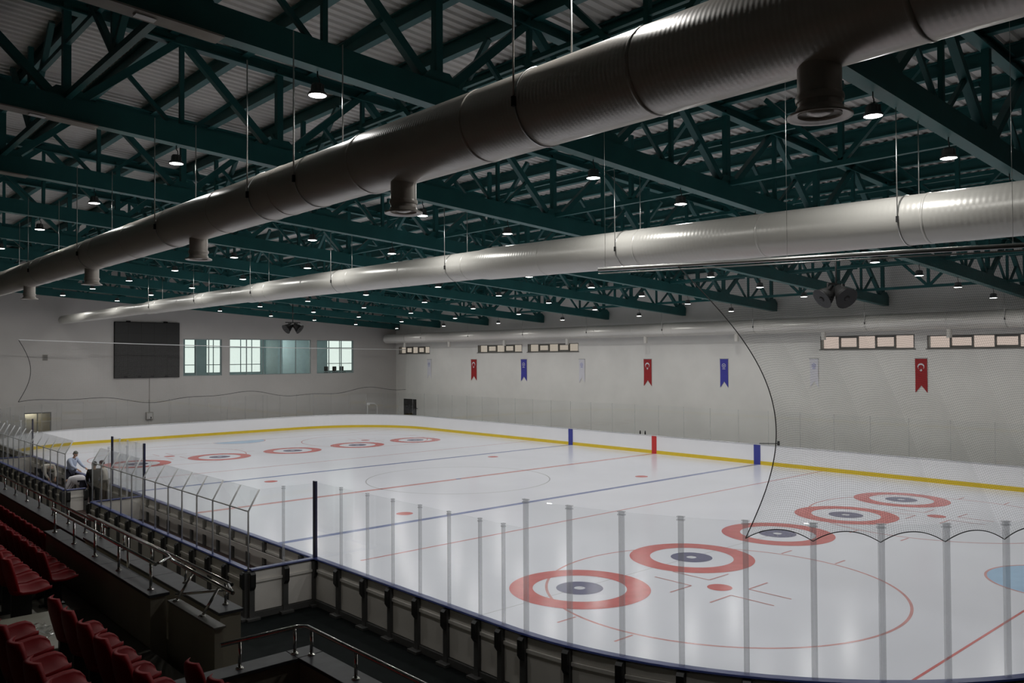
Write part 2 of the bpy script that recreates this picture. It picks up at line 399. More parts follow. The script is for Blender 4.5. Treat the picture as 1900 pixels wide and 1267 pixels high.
# ------------------------------------------------------------------ ducts
def duct(name, label, pts, m, collar=3.0, seg=28, rods=(), rod_off=0.0, sides=(1,)):
    """pts: list of (y, z, r) along one x"""
    x = pts[0][3]; t = thing(name, label, 'air duct', (x, pts[0][0], pts[0][1]), group='round air ducts under the roof')
    y0, z0 = pts[0][0], pts[0][1]
    ring = []; mbd = MB(); vs = []
    for (y, z, r, _) in pts:
        for k in range(seg):
            a = 2*PI*k/seg; vs.append((r*math.cos(a), y-y0, z-z0+r*math.sin(a)))
    fs = [(i*seg+k, i*seg+(k+1) % seg, (i+1)*seg+(k+1) % seg, (i+1)*seg+k) for i in range(len(pts)-1) for k in range(seg)]
    fs2 = [tuple(range(seg)), tuple((len(pts)-1)*seg+k for k in range(seg-1, -1, -1))]
    mbd.add(vs, fs, True).add([], []); mbd.f += fs2; mbd.sm += [False, False]
    mbd.build('duct_tube', m, t)
    def zr(y):
        for a, b in zip(pts[:-1], pts[1:]):
            if a[0] <= y <= b[0]:
                u = (y-a[0])/max(1e-6, b[0]-a[0]); return a[1]+u*(b[1]-a[1]), a[2]+u*(b[2]-a[2])
        return pts[-1][1], pts[-1][2]
    y = pts[0][0]+1.2
    while y < pts[-1][0]-0.5:
        z, r = zr(y)
        MB().lathe([(r-0.01, -0.03), (r+0.006, -0.022), (r+0.006, 0.022), (r-0.01, 0.03)], (0, y-y0, z-z0), seg, 'y').build('collar', m, t)
        y += collar
    for ry in rods:
        z, r = zr(ry); top = chord(x)+0.15
        for sd in sides:
            MB().tube([(sd*(r+0.02), ry-y0, z-z0-0.02), (sd*(r+0.02), ry-y0, top-z0)], 0.011, 6).build('hanger_rod', 'galv', t)
            MB().box(sd*(r+0.02)-0.02, sd*(r+0.02)+0.02, ry-y0-0.02, ry-y0+0.02, z-z0-0.08, z-z0+0.03).build('rod_bracket', 'bracket_black', t)
        MB().lathe([(r+0.004, -0.012), (r+0.012, -0.012), (r+0.012, 0.012), (r+0.004, 0.012)], (0, ry-y0, z-z0), seg, 'y').build('strap', 'galv', t)
    return t, zr, (x, y0, z0)
def outlet(t, org, zr, y, rn, ln, rf, m):
    x, y0, z0 = org; z, r = zr(y); b = z-r-ln
    o = MB().lathe([(rn, 0), (rn, -(ln+0.14))], (0, y-y0, z-r-z0+0.14), 20).build('outlet_neck', m, t)
    if rf:
        MB().lathe([(rn-0.02, 0.06), (rn+0.012, 0.06), (rn+0.015, 0.03), (rf, 0.0), (rf, -0.018), (rf-0.03, -0.012), (rn*0.62, 0.045), (rn*0.62, 0.02), (rn*0.3, 0.0), (0.0, 0.0)], (0, y-y0, b-z0), 24).build('diffuser_rim', m, o)
        MB().lathe([(rn+0.012, -0.03), (rn+0.02, 0), (rn+0.012, 0.03)], (0, y-y0, b-z0+0.14), 20).build('clamp_ring', m, o)
ZD1 = 8.86; XD1 = -18.85
t1, zr1, og1 = duct('air_duct', 'big near brownish ribbed air duct crossing the top of the picture with flared outlets', [(-44, ZD1, .445, XD1), (-22, ZD1, .445, XD1), (-21.7, ZD1, .42, XD1), (-8.5, ZD1, .42, XD1), (33.6, ZD1+0.05, .42, XD1)], 'duct_near', 2.6, 40, [-25.6, -20.4, -18.7, -14.1, -8.1, -2.5, 3.2, 10], 0, (-1, 1))
for yy in (-28.93, -22.79, -15.4, -7.85, -.58, 6.7, 14): outlet(t1, og1, zr1, yy, .18, .385, .265, 'duct_near')
t2, zr2, og2 = duct('air_duct', 'middle white air duct over the ice with bright lamp patches on top', [(-44, 8.35, .46, -9.8), (-27, 8.46, .46, -9.8), (-14.0, 8.72, .46, -9.8), (-13.6, 8.73, .42, -9.8), (-4, 8.82, .42, -9.8), (2, 8.82, .40, -9.8), (2.4, 8.82, .36, -9.8), (15, 8.82, .35, -9.8), (15.4, 8.82, .31, -9.8), (33.0, 8.80, .30, -9.8)], 'duct_mid', 3.3, 36, [-25.9, -19.2, -12.4, -5.6, 1.2, 7.6, 14], 0, (-1, 1))
t3, zr3, og3 = duct('air_duct', 'far pale air duct running along the top of the banner wall', [(-44, 7.66, .44, 17.65), (33.2, 7.74, .42, 17.65)], 'duct_far', 3.3, 28, [-19, -12.4, -5.8, .8, 7.4, 14, 20.6, 27.2], 0, (-1,))
for yy in (30.3, 23.7, 16.6, 9.7, 2.5, -4.4, -9.9, -16.4): outlet(t3, og3, zr3, yy, .13, .42, 0, 'duct_far')

# ------------------------------------------------------------------ rink outline (outward normals)
XB = 15.33; YN = -29.0; RN = 8.0; YF = 31.6; RF = 7.5
def arc(cx, cy, r, a0, a1, step=0.35):
    n = max(4, int(abs(a1-a0)*r/step)); out = []
    for k in range(n+1):
        a = a0+(a1-a0)*k/n; out.append((cx+r*math.cos(a), cy+r*math.sin(a), math.cos(a), math.sin(a)))
    return out
def seg(a, b, nrm): return [(a[0], a[1], *nrm), (b[0], b[1], *nrm)]
def dedupe(p):
    o = [p[0]]
    for q in p[1:]:
        if math.hypot(q[0]-o[-1][0], q[1]-o[-1][1]) > 0.01: o.append(q)
    return o
P_NEARCORNER = dedupe(seg((-XB, -13.85), (-XB, YN+RN), (-1, 0))+arc(-XB+RN, YN+RN, RN, PI, 1.5*PI)+seg((-XB+RN, YN), (XB-RN, YN), (0, -1))+arc(XB-RN, YN+RN, RN, 1.5*PI, 2*PI))
P_FARSIDE = seg((XB, YN+RN), (XB, YF-RF), (1, 0))
P_FAREND = dedupe(arc(XB-RF, YF-RF, RF, 0, PI/2)+seg((XB-RF, YF), (-XB+RF, YF), (0, 1))+arc(-XB+RF, YF-RF, RF, PI/2, PI)+seg((-XB, YF-RF), (-XB, 15.45), (-1, 0)))
P_BENCH = seg((-XB, 15.45), (-XB, -13.85), (-1, 0))
outline = dedupe(P_NEARCORNER+P_FARSIDE+P_FAREND)

# ------------------------------------------------------------------ ice and its markings
ice = MB().add([(x, y, 0) for x, y, _, _ in outline]+[(x, y, -0.06) for x, y, _, _ in outline],
     [tuple(range(len(outline)))]+[(i, len(outline)+i, len(outline)+(i+1) % len(outline), (i+1) % len(outline)) for i in range(len(outline))]).build('ice_sheet', 'ice')
tag(ice, 'glossy white sheet of ice with hockey and curling markings', 'ice')
Z1, Z2, Z3 = 0.002, 0.0035, 0.005
def ring_mesh(name, r0, r1, m, n=72, a0=0, a1=2*PI):
    mb = MB(); vs = []; fs = []
    for k in range(n+1):
        a = a0+(a1-a0)*k/n
        vs += [(r0*math.cos(a), r0*math.sin(a), 0), (r1*math.cos(a), r1*math.sin(a), 0)]
    fs = [(2*k, 2*k+1, 2*k+3, 2*k+2) for k in range(n)]
    return mb.add(vs, fs).mesh(name, m)
def stripe(name, x0, x1, y0, y1, m, z=Z1, lab=None):
    o = MB().add([(x0, y0, z), (x1, y0, z), (x1, y1, z), (x0, y1, z)], [(0, 1, 2, 3)]).build(name, m, ice)
    if lab: o['label'] = lab
    return o
H, BL, SP, FOX, FOY, NSY, HOG, GL = 17.38, 7.156, 4.8372, 6.98, 19.82, 5.7056, 10.957, 25.79
stripe('centre_line', -XB+.05, XB-.05, -0.15, 0.15, 'paint_red_thin', lab='red centre line across the ice')
for sgn in (-1, 1):
    stripe('blue_line', -XB+.05, XB-.05, sgn*BL-0.15, sgn*BL+0.15, 'paint_blue', lab='blue line across the ice')
    stripe('hog_line', -12.3, XB-.05, sgn*HOG-0.05, sgn*HOG+0.05, 'paint_red_thin', lab='thin red curling line')
    stripe('goal_line', -13.3 if sgn < 0 else -13.6, 13.3, sgn*GL-0.03, sgn*GL+0.03, 'paint_red')
me_ro = ring_mesh('house_red_ring', 1.22, 1.83, 'paint_red'); me_bl = ring_mesh('house_blue_ring', 0.15, 0.61, 'paint_navy', 48); me_th = ring_mesh('house_outline', 0.135, 0.15, 'paint_grey', 32)
for sgn in (-1, 1):
    for k in (-2, -1, 0, 1, 2):
        h = link('curling_house', me_ro, ice, (k*SP, sgn*H, Z2)); h['label'] = 'red ring of a curling house'
        b = link('blue_ring', me_bl, h, (0, 0, 0)); b['label'] = 'navy inner ring'
        link('button_outline', me_th, h, (0, 0, 0.0005))
    # thin tee line
    stripe('tee_line', -13.6, 13.6, sgn*H-0.012, sgn*H+0.012, 'paint_grey', Z1)
me_c = ring_mesh('faceoff_circle', 4.46, 4.53, 'paint_red_thin', 120)
me_cb = ring_mesh('centre_circle', 4.47, 4.53, 'paint_grey', 120)
me_sp = ring_mesh('faceoff_spot', 0.0, 0.32, 'paint_red', 40)
link('centre_circle', me_cb, ice, (0, 0, Z1))
link('centre_spot', ring_mesh('centre_spot', 0, .15, 'paint_blue', 24), ice, (0, 0, Z2))
for sx in (-1, 1):
    for sy in (-1, 1):
        link('neutral_spot', me_sp, ice, (sx*7.12, sy*NSY, Z2))
        link('faceoff_spot', me_sp, ice, (sx*FOX, sy*FOY, Z2)); link('faceoff_circle', me_c, ice, (sx*FOX, sy*FOY, Z1))
        cx, cy = sx*FOX, sy*FOY
        for ux in (-1, 1):
            for uy in (-1, 1):
                stripe('faceoff_tick', cx+ux*0.40-0.025 if ux > 0 else cx-0.40-0.9+0.9-0.025, (cx+ux*0.40)+0.025, cy+uy*0.6, cy+uy*1.8, 'paint_red_thin', Z3)
                stripe('faceoff_tick', cx+ux*0.40, cx+ux*1.30, cy+uy*0.6-0.025, cy+uy*0.6+0.025, 'paint_red_thin', Z3)
            for uy in (-1, 1):
                stripe('hash_mark', cx+ux*4.5, cx+ux*5.1, cy+uy*0.85-0.03, cy+uy*0.85+0.03, 'paint_red_thin', Z1)
for sgn in (-1, 1):
    n = 36; vs = []; rr = 1.85
    for k in range(n+1):
        a = PI*k/n; vs.append((rr*math.cos(a), -sgn*(rr*math.sin(a))))
    poly = [(x, sgn*GL+y) for x, y in vs]
    c = MB().add([(x, y, Z1) for x, y in poly], [tuple(range(len(poly)))]).build('goal_crease', 'paint_sky', ice); c['label'] = 'light blue goal crease'
    ml = MB().add([(x, sgn*GL+y, Z2) for x, y in vs]+[(x*1.035, sgn*GL+y*1.035, Z2) for x, y in vs], [(k, k+1, n+2+k, n+1+k) for k in range(n)])
    ml.build('crease_outline', 'paint_red_thin', c)

# ------------------------------------------------------------------ dasher boards
BH = 1.10
def plen(path):
    L = [0.0]
    for a, b in zip(path[:-1], path[1:]): L.append(L[-1]+math.hypot(b[0]-a[0], b[1]-a[1]))
    return L
def pat(path, L, s):
    s = max(0, min(L[-1], s))
    for i in range(len(L)-1):
        if s <= L[i+1]+1e-9:
            u = (s-L[i])/max(1e-9, L[i+1]-L[i]); a, b = path[i], path[i+1]
            nx, ny = a[2]+u*(b[2]-a[2]), a[3]+u*(b[3]-a[3]); q = math.hypot(nx, ny)
            return a[0]+u*(b[0]-a[0]), a[1]+u*(b[1]-a[1]), nx/q, ny/q
def sub(path, s0, s1):
    L = plen(path); out = [pat(path, L, s0)]
    for i, l in enumerate(L):
        if s0+0.01 < l < s1-0.01: out.append(path[i])
    out.append(pat(path, L, s1)); return out
me_up = MB().bbox(-.065, .065, .05, .15, 0, 1.06, .008).mesh('upright', 'frame_grey')
me_br = MB()
_p = [(.13, .70), (.16, .66), (.215, .74), (.215, 1.02), (.17, 1.065), (.05, 1.065), (.05, 1.0), (.13, .98)]
me_br.add([(-.06, a, b) for a, b in _p]+[(.06, a, b) for a, b in _p], [tuple(range(7, -1, -1)), tuple(range(8, 16))]+[(i, (i+1) % 8, 8+(i+1) % 8, 8+i) for i in range(8)])
me_br = me_br.mesh('bracket', 'bracket_black')
me_ft = MB().bbox(-.16, .16, .10, .26, -.03, .03, .006).mesh('foot_plate', 'frame_grey')
_pan = {}
def shared_panel(kind, w):
    w = round(w, 2); key = (kind, w)
    if key not in _pan:
        if kind == 'low': m = MB().bbox(-w/2, w/2, .045, .085, .13, .80, .012).mesh('back_panel', 'panel_white')
        elif kind == 'top': m = MB().bbox(-w/2, w/2, .045, .075, .86, 1.05, .010).mesh('top_panel', 'panel_white')
        elif kind == 'rail': m = MB().box(-w/2, w/2, .05, .11, .80, .86).mesh('cross_rail', 'panel_white')
        elif kind == 'base': m = MB().box(-w/2, w/2, .04, .13, -.02, .12).mesh('base_rail', 'frame_grey')
        _pan[key] = m
    return _pan[key]
_glass = {}
def glass_mesh(w, z0, z1):
    key = (round(w, 2), z0, round(z1, 2))
    if key not in _glass: _glass[key] = MB().box(-key[0]/2, key[0]/2, -.007, .007, z0, key[2]).mesh('glass_panel', 'glass_clear')
    return _glass[key]
_post = {}
def post_mesh(z1, w, m='post_plastic'):
    key = (round(z1, 2), w, m)
    if key not in _post:
        mb = MB().box(-w/2, w/2, -.025, .03, 1.08, z1)
        if m == 'post_plastic': mb.box(-w*.75, w*.75, -.03, .035, z1-.07, z1-.045).box(-w*.75, w*.75, -.03, .035, z1-.02, z1)
        _post[key] = mb.mesh('glass_post', m)
    return _post[key]
def rot_of(nx, ny): return math.atan2(ny, nx)-PI/2      # local +y -> outward normal
def boards(name, label, path, posts=(), tops=None, modules=(), cap='rail_blue', kick=True, pw=.05, corner=(), face='board_white', no_glass=(), brackets=True):
    """posts: arc lengths of the glass posts; tops: glass height of each bay; modules: arc lengths of uprights"""
    o = path[0]; t = thing(name, label, 'rink boards', (0, 0, 0))
    MB().sweep(path, [(0, -.03), (.045, -.03), (.045, 1.08), (0, 1.08)]).build('board_face', face, t)
    if kick: MB().sweep(path, [(-.012, 0), (.002, 0), (.002, .20), (-.012, .20)]).build('kick_strip', 'kick_yellow', t)
    MB().sweep(path, [(-.03, 1.08), (.12, 1.08), (.135, 1.10), (.12, 1.125), (-.03, 1.125), (-.045, 1.10)]).build('cap_rail', cap, t)
    L = plen(path)
    for a, b in zip(modules[:-1], modules[1:]):
        x, y, nx, ny = pat(path, L, (a+b)/2); w = (b-a)-.13
        if w < 0.15: continue
        for k in ('low', 'top', 'rail'): link({'low': 'back_panel', 'top': 'top_panel', 'rail': 'cross_rail'}[k], shared_panel(k, w), t, (x, y, 0), rot_of(nx, ny))
        link('base_rail', shared_panel('base', b-a), t, (x, y, 0), rot_of(nx, ny))
    for a in modules:
        x, y, nx, ny = pat(path, L, a); rz = rot_of(nx, ny)
        u = link('upright', me_up, t, (x, y, 0), rz); link('foot_plate', me_ft, u)
        if brackets: link('bracket', me_br, u)
    if not brackets: MB().sweep(path, [(.15, .66), (.17, .66), (.17, .80), (.15, .80)]).build('long_rail', 'panel_white', t)
    if tops is None: tops = [2.95]*max(0, len(posts)-1)
    for i, s in enumerate(posts):
        x, y, nx, ny = pat(path, L, s)
        zt_ = max(tops[max(0, i-1)], tops[min(i, len(tops)-1)]) if len(tops) else 2.95
        if s in corner: link('corner_post', post_mesh(zt_+.03, .13, 'post_navy'), t, (x+nx*.03, y+ny*.03, 0), rot_of(nx, ny))['label'] = 'navy blue padded post'
        else: link('glass_post', post_mesh(zt_+.02, pw if not isinstance(pw, tuple) else pw[0] if zt_ < 3.2 else pw[1], 'post_faint' if pw == .02 else 'post_plastic'), t, (x+nx*.03, y+ny*.03, 0), rot_of(nx, ny))
    for i, (a, b) in enumerate(zip(posts[:-1], posts[1:])):
        if i in no_glass: continue
        p0 = pat(path, L, a); p1 = pat(path, L, b); mx, my = (p0[0]+p1[0])/2, (p0[1]+p1[1])/2
        _, _, nx, ny = pat(path, L, (a+b)/2)
        link('glass_panel', glass_mesh(math.hypot(p1[0]-p0[0], p1[1]-p0[1])-.03, 1.12, tops[i]), t, (mx+nx*.03, my+ny*.03, 0), rot_of(nx, ny))
    return t
# near side, corner and near end
s_posts = [0.0, 1.25, 2.4, 3.42, 4.42, 5.4, 6.36, 7.03, 7.62]
s = 7.62+0.97
while s < 24: s_posts.append(s); s += 0.985
tops = [2.95]*8+[3.46]*(len(s_posts)-9)
boards('rink_boards', 'near rink boards with glass curving round the corner at lower right', P_NEARCORNER, s_posts, tops, s_posts, pw=(.05, .085), corner=(0.0,), kick=True)
# far side
n = 24; Lf = YF-RF-(YN+RN)
fs = boards('rink_boards', 'long white far rink boards with yellow kick strip below the banner wall', P_FARSIDE, [Lf*k/24 for k in range(25)], [2.95]*24, cap='alu', pw=.02)
for yy, w, m, l in ((0.0, .36, 'mark_red', 'red centre line mark on the boards'), (BL, .40, 'mark_blue', 'blue line mark on the boards'), (-BL, .40, 'mark_blue', 'blue line mark on the boards')):
    MB().box(XB-.022, XB+.002, yy-w/2, yy+w/2, 0, 1.13).build('line_mark', m, fs)['label'] = l
Le = plen(P_FAREND)[-1]; ne = 32
boards('rink_boards', 'white curved end boards with yellow kick strip in front of the screen wall', P_FAREND, [Le*k/ne for k in range(ne+1)], [2.95]*ne, modules=[Le-8.6+1.075*k for k in range(9)], cap='alu', pw=.02, corner=(Le*ne/ne,))
# rink side of the benches: glass only between the two benches
pb = P_BENCH; Lb = plen(pb)[-1]          # s = 15.45 - y
mods = [1.025*k for k in range(int(Lb/1.025)+1)]
ps = [15.45-2.33, 15.45-1.4, 15.45-0.45, 15.45+0.5, 15.45+1.38]
boards('rink_boards', 'rink boards along the players benches with a glass stretch between them', pb, ps, [2.95]*4, mods, corner=(ps[0], ps[-1]), brackets=False)

# players' benches: U of boards with kinked glass on the outer side
XO = -17.05
def bench_box(label, y0, y1, near_posts, near_to, far_posts, ref):
    t = thing('bench_enclosure', label, 'bench enclosure', (XO, y0, 0))
    def run(a, b, nrm, mods, cap='rail_blue'):
        path = [(a[0]-XO, a[1]-y0, *nrm), (b[0]-XO, b[1]-y0, *nrm)]
        MB().sweep(path, [(0, -.03), (.045, -.03), (.045, 1.08), (0, 1.08)]).build('board_face', 'panel_white', t)
        MB().sweep(path, [(-.03, 1.08), (.10, 1.08), (.115, 1.10), (.10, 1.125), (-.03, 1.125), (-.045, 1.10)]).build('cap_rail', cap, t)
        L = plen(path)
        for a_, b_ in zip(mods[:-1], mods[1:]):
            x, y, nx, ny = pat(path, L, (a_+b_)/2); w = (b_-a_)-.13
            for k, nm in (('low', 'back_panel'), ('top', 'top_panel'), ('rail', 'cross_rail')): link(nm, shared_panel(k, w), t, (x, y, 0), rot_of(nx, ny))
            link('base_rail', shared_panel('base', b_-a_), t, (x, y, 0), rot_of(nx, ny))
        for a_ in mods:
            x, y, nx, ny = pat(path, L, a_); u = link('upright', me_up, t, (x, y, 0), rot_of(nx, ny)); link('bracket', me_br, u); link('foot_plate', me_ft, u)
    n = int(round((y1-y0)/1.08)); st = (y1-y0)/n
    run((XO, y1), (XO, y0), (-1, 0), [st*k for k in range(n+1)])
    run((XO, y0), (near_to, y0), (0, -1), near_posts)
    run((-XB-.05, y1), (XO, y1), (0, 1), far_posts)
    # kinked glass
    K, T, DX = 2.45, 2.93, 0.27
    pm = MB().tube([(0, 0, 1.1), (0, 0, K), (DX, 0, T)], .022, 8).mesh('kinked_post', 'post_grey')
    gl = MB().box(-.006, .006, .02, st-.02, 1.13, K).mesh('glass_panel', 'glass_clear')
    gu = MB().add([(0, .02, K), (0, st-.02, K), (DX, st-.02, T), (DX, .02, T), (.012, .02, K), (.012, st-.02, K), (DX+.012, st-.02, T), (DX+.012, .02, T)],
            [(0, 1, 2, 3), (7, 6, 5, 4), (0, 4, 5, 1), (1, 5, 6, 2), (2, 6, 7, 3), (3, 7, 4, 0)]).mesh('tilted_glass_panel', 'glass_clear')
    me_k = MB().box(-.012, .02, 0, st, K-.012, K+.012).mesh('kink_seam', 'alu')
    for k in range(n+1):
        link('kinked_post', pm, t, (-.03, st*k, 0))
        if k < n:
            link('glass_panel', gl, t, (-.03, st*k, 0)); link('tilted_glass_panel', gu, t, (-.03, st*k, 0)); link('kink_seam', me_k, t, (-.03, st*k, 0))
    def endglass(y, xs):
        for x in xs[1:-1]: link('glass_post', post_mesh(2.95, .05), t, (x-XO, y-y0, 0))
        for a, b in zip(xs[:-1], xs[1:]): link('glass_panel', glass_mesh(b-a-.03, 1.12, 2.93), t, ((a+b)/2-XO, y-y0, 0))
    return t, endglass
b1, eg = bench_box('nearer players bench enclosure with blue rails and kinked glass', -13.85, -1.4, [0, .84, 1.62], -XB-.08, [.1, .9, 1.65], 0)
eg(-13.85, [XO, -16.2, -XB]); eg(-1.4, [XO, -16.55, -15.95, -XB])
b2, eg = bench_box('farther players bench enclosure with people bending over its boards', 2.1, 15.35, [0.05, .65], -16.38, [.1, .9, 1.65], 0)
eg(15.35, [XO, -16.5, -15.9, -XB])
struct(MB().box(-16.95, -15.42, -13.75, 15.3, -.03, .30).build('bench_platform', 'bench_brown'), 'dark brown platform inside the players benches')
for lab, y0, y1 in (('long dark bench in the nearer enclosure', -13.0, -2.4), ('long dark bench in the farther enclosure', 8.0, 14.6)):
    t = thing('players_bench', lab, 'bench', (-16.62, y0, .30))
    MB().bbox(-.16, .16, 0, y1-y0, .36, .41, .01).build('bench_seat', 'bench_brown', t)
    k = 0.5
    while k < y1-y0: MB().box(-.12, .12, k, k+.05, 0, .36).build('bench_leg', 'frame_grey', t); k += 2.2

# ------------------------------------------------------------------ stands
def sbox(name, m, *b): return struct(MB().box(*b).build(name, m))
sbox('stand_base', 'tier_concrete', -31, -21.66, -46, -15.45, -.3, 2.20)['label'] = 'concrete floor of the nearer stand block'
sbox('stand_base', 'tier_concrete', -31, -20.72, -15.45, 33.6, -.3, 2.0)['label'] = 'concrete floor of the farther stand block'
for k, (xr, z) in enumerate(((-22.86, 2.8), (-23.7, 3.2), (-24.52, 3.6), (-25.35, 4.0))):
    sbox('stand_tier', 'tier_concrete', -31, xr, -46, 33.6, z-.4, z)['label'] = '%s concrete step of the stands counted from the ice' % nth(k+2)
sbox('stand_tier', 'tier_concrete', -22.9, -21.9, -46, -24.2, 2.2, 2.4)['label'] = 'lowest concrete step by the passage at the bottom edge'
sbox('stand_tier', 'tier_concrete', -22.9, -22.02, -19.2, 33.6, 2.0, 2.4)['label'] = 'lowest concrete step of the farther stand block'
# aisle steps between the seat blocks
ai = thing('aisle_steps', 'beige concrete aisle steps between the red seat blocks', 'steps', (-23.28, -21.95, 2.8))
MB().bbox(-.41, .41, -.75, .75, 0.0, .20, .01).build('step', 'step_beige', ai)
MB().bbox(-.82, -.42, -.75, .75, .4, .6, .01).build('step', 'step_beige', ai)
MB().bbox(-1.24, -.82, -.75, .75, .4, .8, .01).build('step', 'step_beige', ai)
def film(label, x, y, z, w, d):
    m = MB(); n = 12; vs = [(x+w*(i/n-.5)+random.uniform(-.02, .02), y+d*(j/n-.5)+random.uniform(-.02, .02), z+.012+random.random()*.055) for j in range(n+1) for i in range(n+1)]
    m.add(vs, [(j*(n+1)+i, j*(n+1)+i+1, (j+1)*(n+1)+i+1, (j+1)*(n+1)+i) for j in range(n) for i in range(n)])
    o = m.build('plastic_film', 'plastic_wrap'); tag(o, label, 'plastic film')
film('crumpled clear plastic film lying on the beige aisle step', -23.3, -22.1, 3.0, .5, .6)
film('crumpled clear plastic film on the floor by the first seat', -22.62, -22.35, 2.2, .3, .6)
# parapets
def wall_part(mb_args, m, par, name): return MB().box(*mb_args).build(name, m, par)
def parapet(label, xa, xb, ya, yb, z0, z, cap=True, over=.03, ends=(1, 1)):
    t = thing('stand_wall', label, 'wall', (0, 0, 0))
    MB().box(xa, xb, ya, yb, z0, z-.04).build('wall_body', 'concrete_beige', t)
    if cap:
        y = ya-over*ends[0]; n = max(1, int(round((yb-ya)/1.2))); st = (yb-ya+over*(ends[0]+ends[1]))/n
        for k in range(n): MB().bbox(xa-over, xb+over, y+st*k+.002, y+st*(k+1)-.002, z-.04, z, .006).build('marble_slab', 'marble', t)
    return t
w1 = parapet('thick beige parapet with marble top and a handrail beside the seats', -21.64, -21.43, -20.98, -15.45, -.3, 2.9)
w1b = thing('stand_wall', 'thin dark beige wall beside the passage between the stand blocks', 'wall')
MB().box(-21.42, -21.31, -22.55, -21.02, -.3, 2.775).build('wall_body', 'concrete_beige', w1b)
MB().bbox(-21.44, -21.29, -22.58, -21.02, 2.775, 2.80, .005).build('wall_coping', 'frame_dark', w1b)
w2 = parapet('beige front wall with marble top between passage and rink corridor', -21.00, -20.72, -21.7, -15.5, -.3, 2.70)
w3 = parapet('long low front wall with marble top below the farther stand', -20.70, -20.32, -15.4, 33.4, -.3, 2.42)
w4 = thing('stand_wall', 'low front wall with marble top turning a corner at the bottom edge', 'wall')
MB().box(-21.0, -20.76, -46, -23.64, -.3, 2.66).build('wall_body', 'concrete_beige', w4)
MB().box(-22.4, -21.0, -23.88, -23.64, -.3, 2.66).build('wall_body', 'concrete_beige', w4)
for k in range(17): MB().bbox(-21.03, -20.73, -46+k*1.30, -46+(k+1)*1.30-.004, 2.66, 2.70, .006).build('marble_slab', 'marble', w4)
MB().bbox(-21.03, -20.73, -23.896, -23.61, 2.66, 2.70, .006).build('marble_slab', 'marble', w4)
MB().bbox(-22.4, -21.035, -23.91, -23.61, 2.66, 2.70, .006).build('marble_slab', 'marble', w4)
struct(MB().box(-21.29, -21.02, -21.7, -15.5, -.3, 2.15).build('passage_floor', 'concrete_beige'), 'narrow beige strip between the two parapet walls')

def handrail(label, pts, posts, r=.025, dark='chrome'):
    """pts: polyline of the rail; posts: list of (x, y, zbase, ztop)"""
    t = thing('handrail', label, 'handrail', posts[0][:3])
    local(t, MB().tube(pts, r, 10)).build('top_rail', dark, t)
    for x, y, z0, z1 in posts:
        local(t, MB().tube([(x, y, z0), (x, y, z1)], .019, 8)).build('rail_post', dark, t)
        local(t, MB().lathe([(.0, .022), (.03, .02), (.045, .006), (.045, 0)], (x, y, z0), 14)).build('post_flange', dark, t)
    return t
RT = .33
handrail('steel handrail on the thick parapet, on the side of the seats', [(-21.55, -20.9, 3.27), (-21.55, -15.5, 3.30)], [(-21.55, y, 2.9, 3.27) for y in (-20.72, -19.35, -18.15, -16.95, -15.7)])
handrail('steel handrail along the marble front wall above the corridor', [(-20.8, -21.6, 3.0), (-20.8, -15.6, 3.02)], [(-20.8, y, 2.70, 3.0) for y in (-21.4, -19.95, -18.5, -17.1, -15.8)])
t = handrail('steel handrail on leaning posts above the thin passage wall', [(-21.13, -22.4, 3.12), (-21.13, -20.35, 3.15), (-21.13, -20.15, 3.20), (-21.13, -16.2, 3.22)], [(-21.13, -18.4, 2.15, 3.2), (-21.13, -16.6, 2.15, 3.2)])
for y in (-22.0, -21.12):
    local(t, MB().tube([(-21.36, y-.02, 2.80), (-21.14, y, 3.12)], .019, 8)).build('leaning_post', 'chrome', t)
    local(t, MB().lathe([(.0, .022), (.03, .02), (.045, .006), (.045, 0)], (-21.365, y-.02, 2.80), 14)).build('post_flange', 'chrome', t)
local(t, MB().tube([(-21.13, -22.4, 3.12), (-20.86, -21.62, 3.02)], .02, 8)).build('cross_bar', 'chrome', t)
local(t, MB().tube([(-21.34, -21.05, 2.86), (-20.84, -21.5, 2.92)], .018, 8)).build('cross_bar', 'chrome', t)
local(t, MB().tube([(-21.13, -20.25, 3.18), (-21.5, -20.85, 3.27)], .02, 8)).build('cross_bar', 'chrome', t)
handrail('steel handrail along the low wall of the farther stand', [(-20.5, -15.2, 2.42+RT), (-20.5, 33.2, 2.42+RT)], [(-20.5, -14.9+1.3*k, 2.42, 2.42+RT) for k in range(37)])
handrail('steel handrail bending round the low wall corner at the bottom', [(-21.85, -23.75, 2.99), (-20.96, -23.75, 2.99), (-20.88, -23.83, 2.99), (-20.88, -34, 2.99)], [(-21.64, -23.76, 2.70, 2.98), (-21.0, -23.76, 2.70, 2.98), (-20.88, -23.92, 2.70, 2.98), (-20.88, -24.86, 2.70, 2.98), (-20.88, -26.1, 2.70, 2.98)])

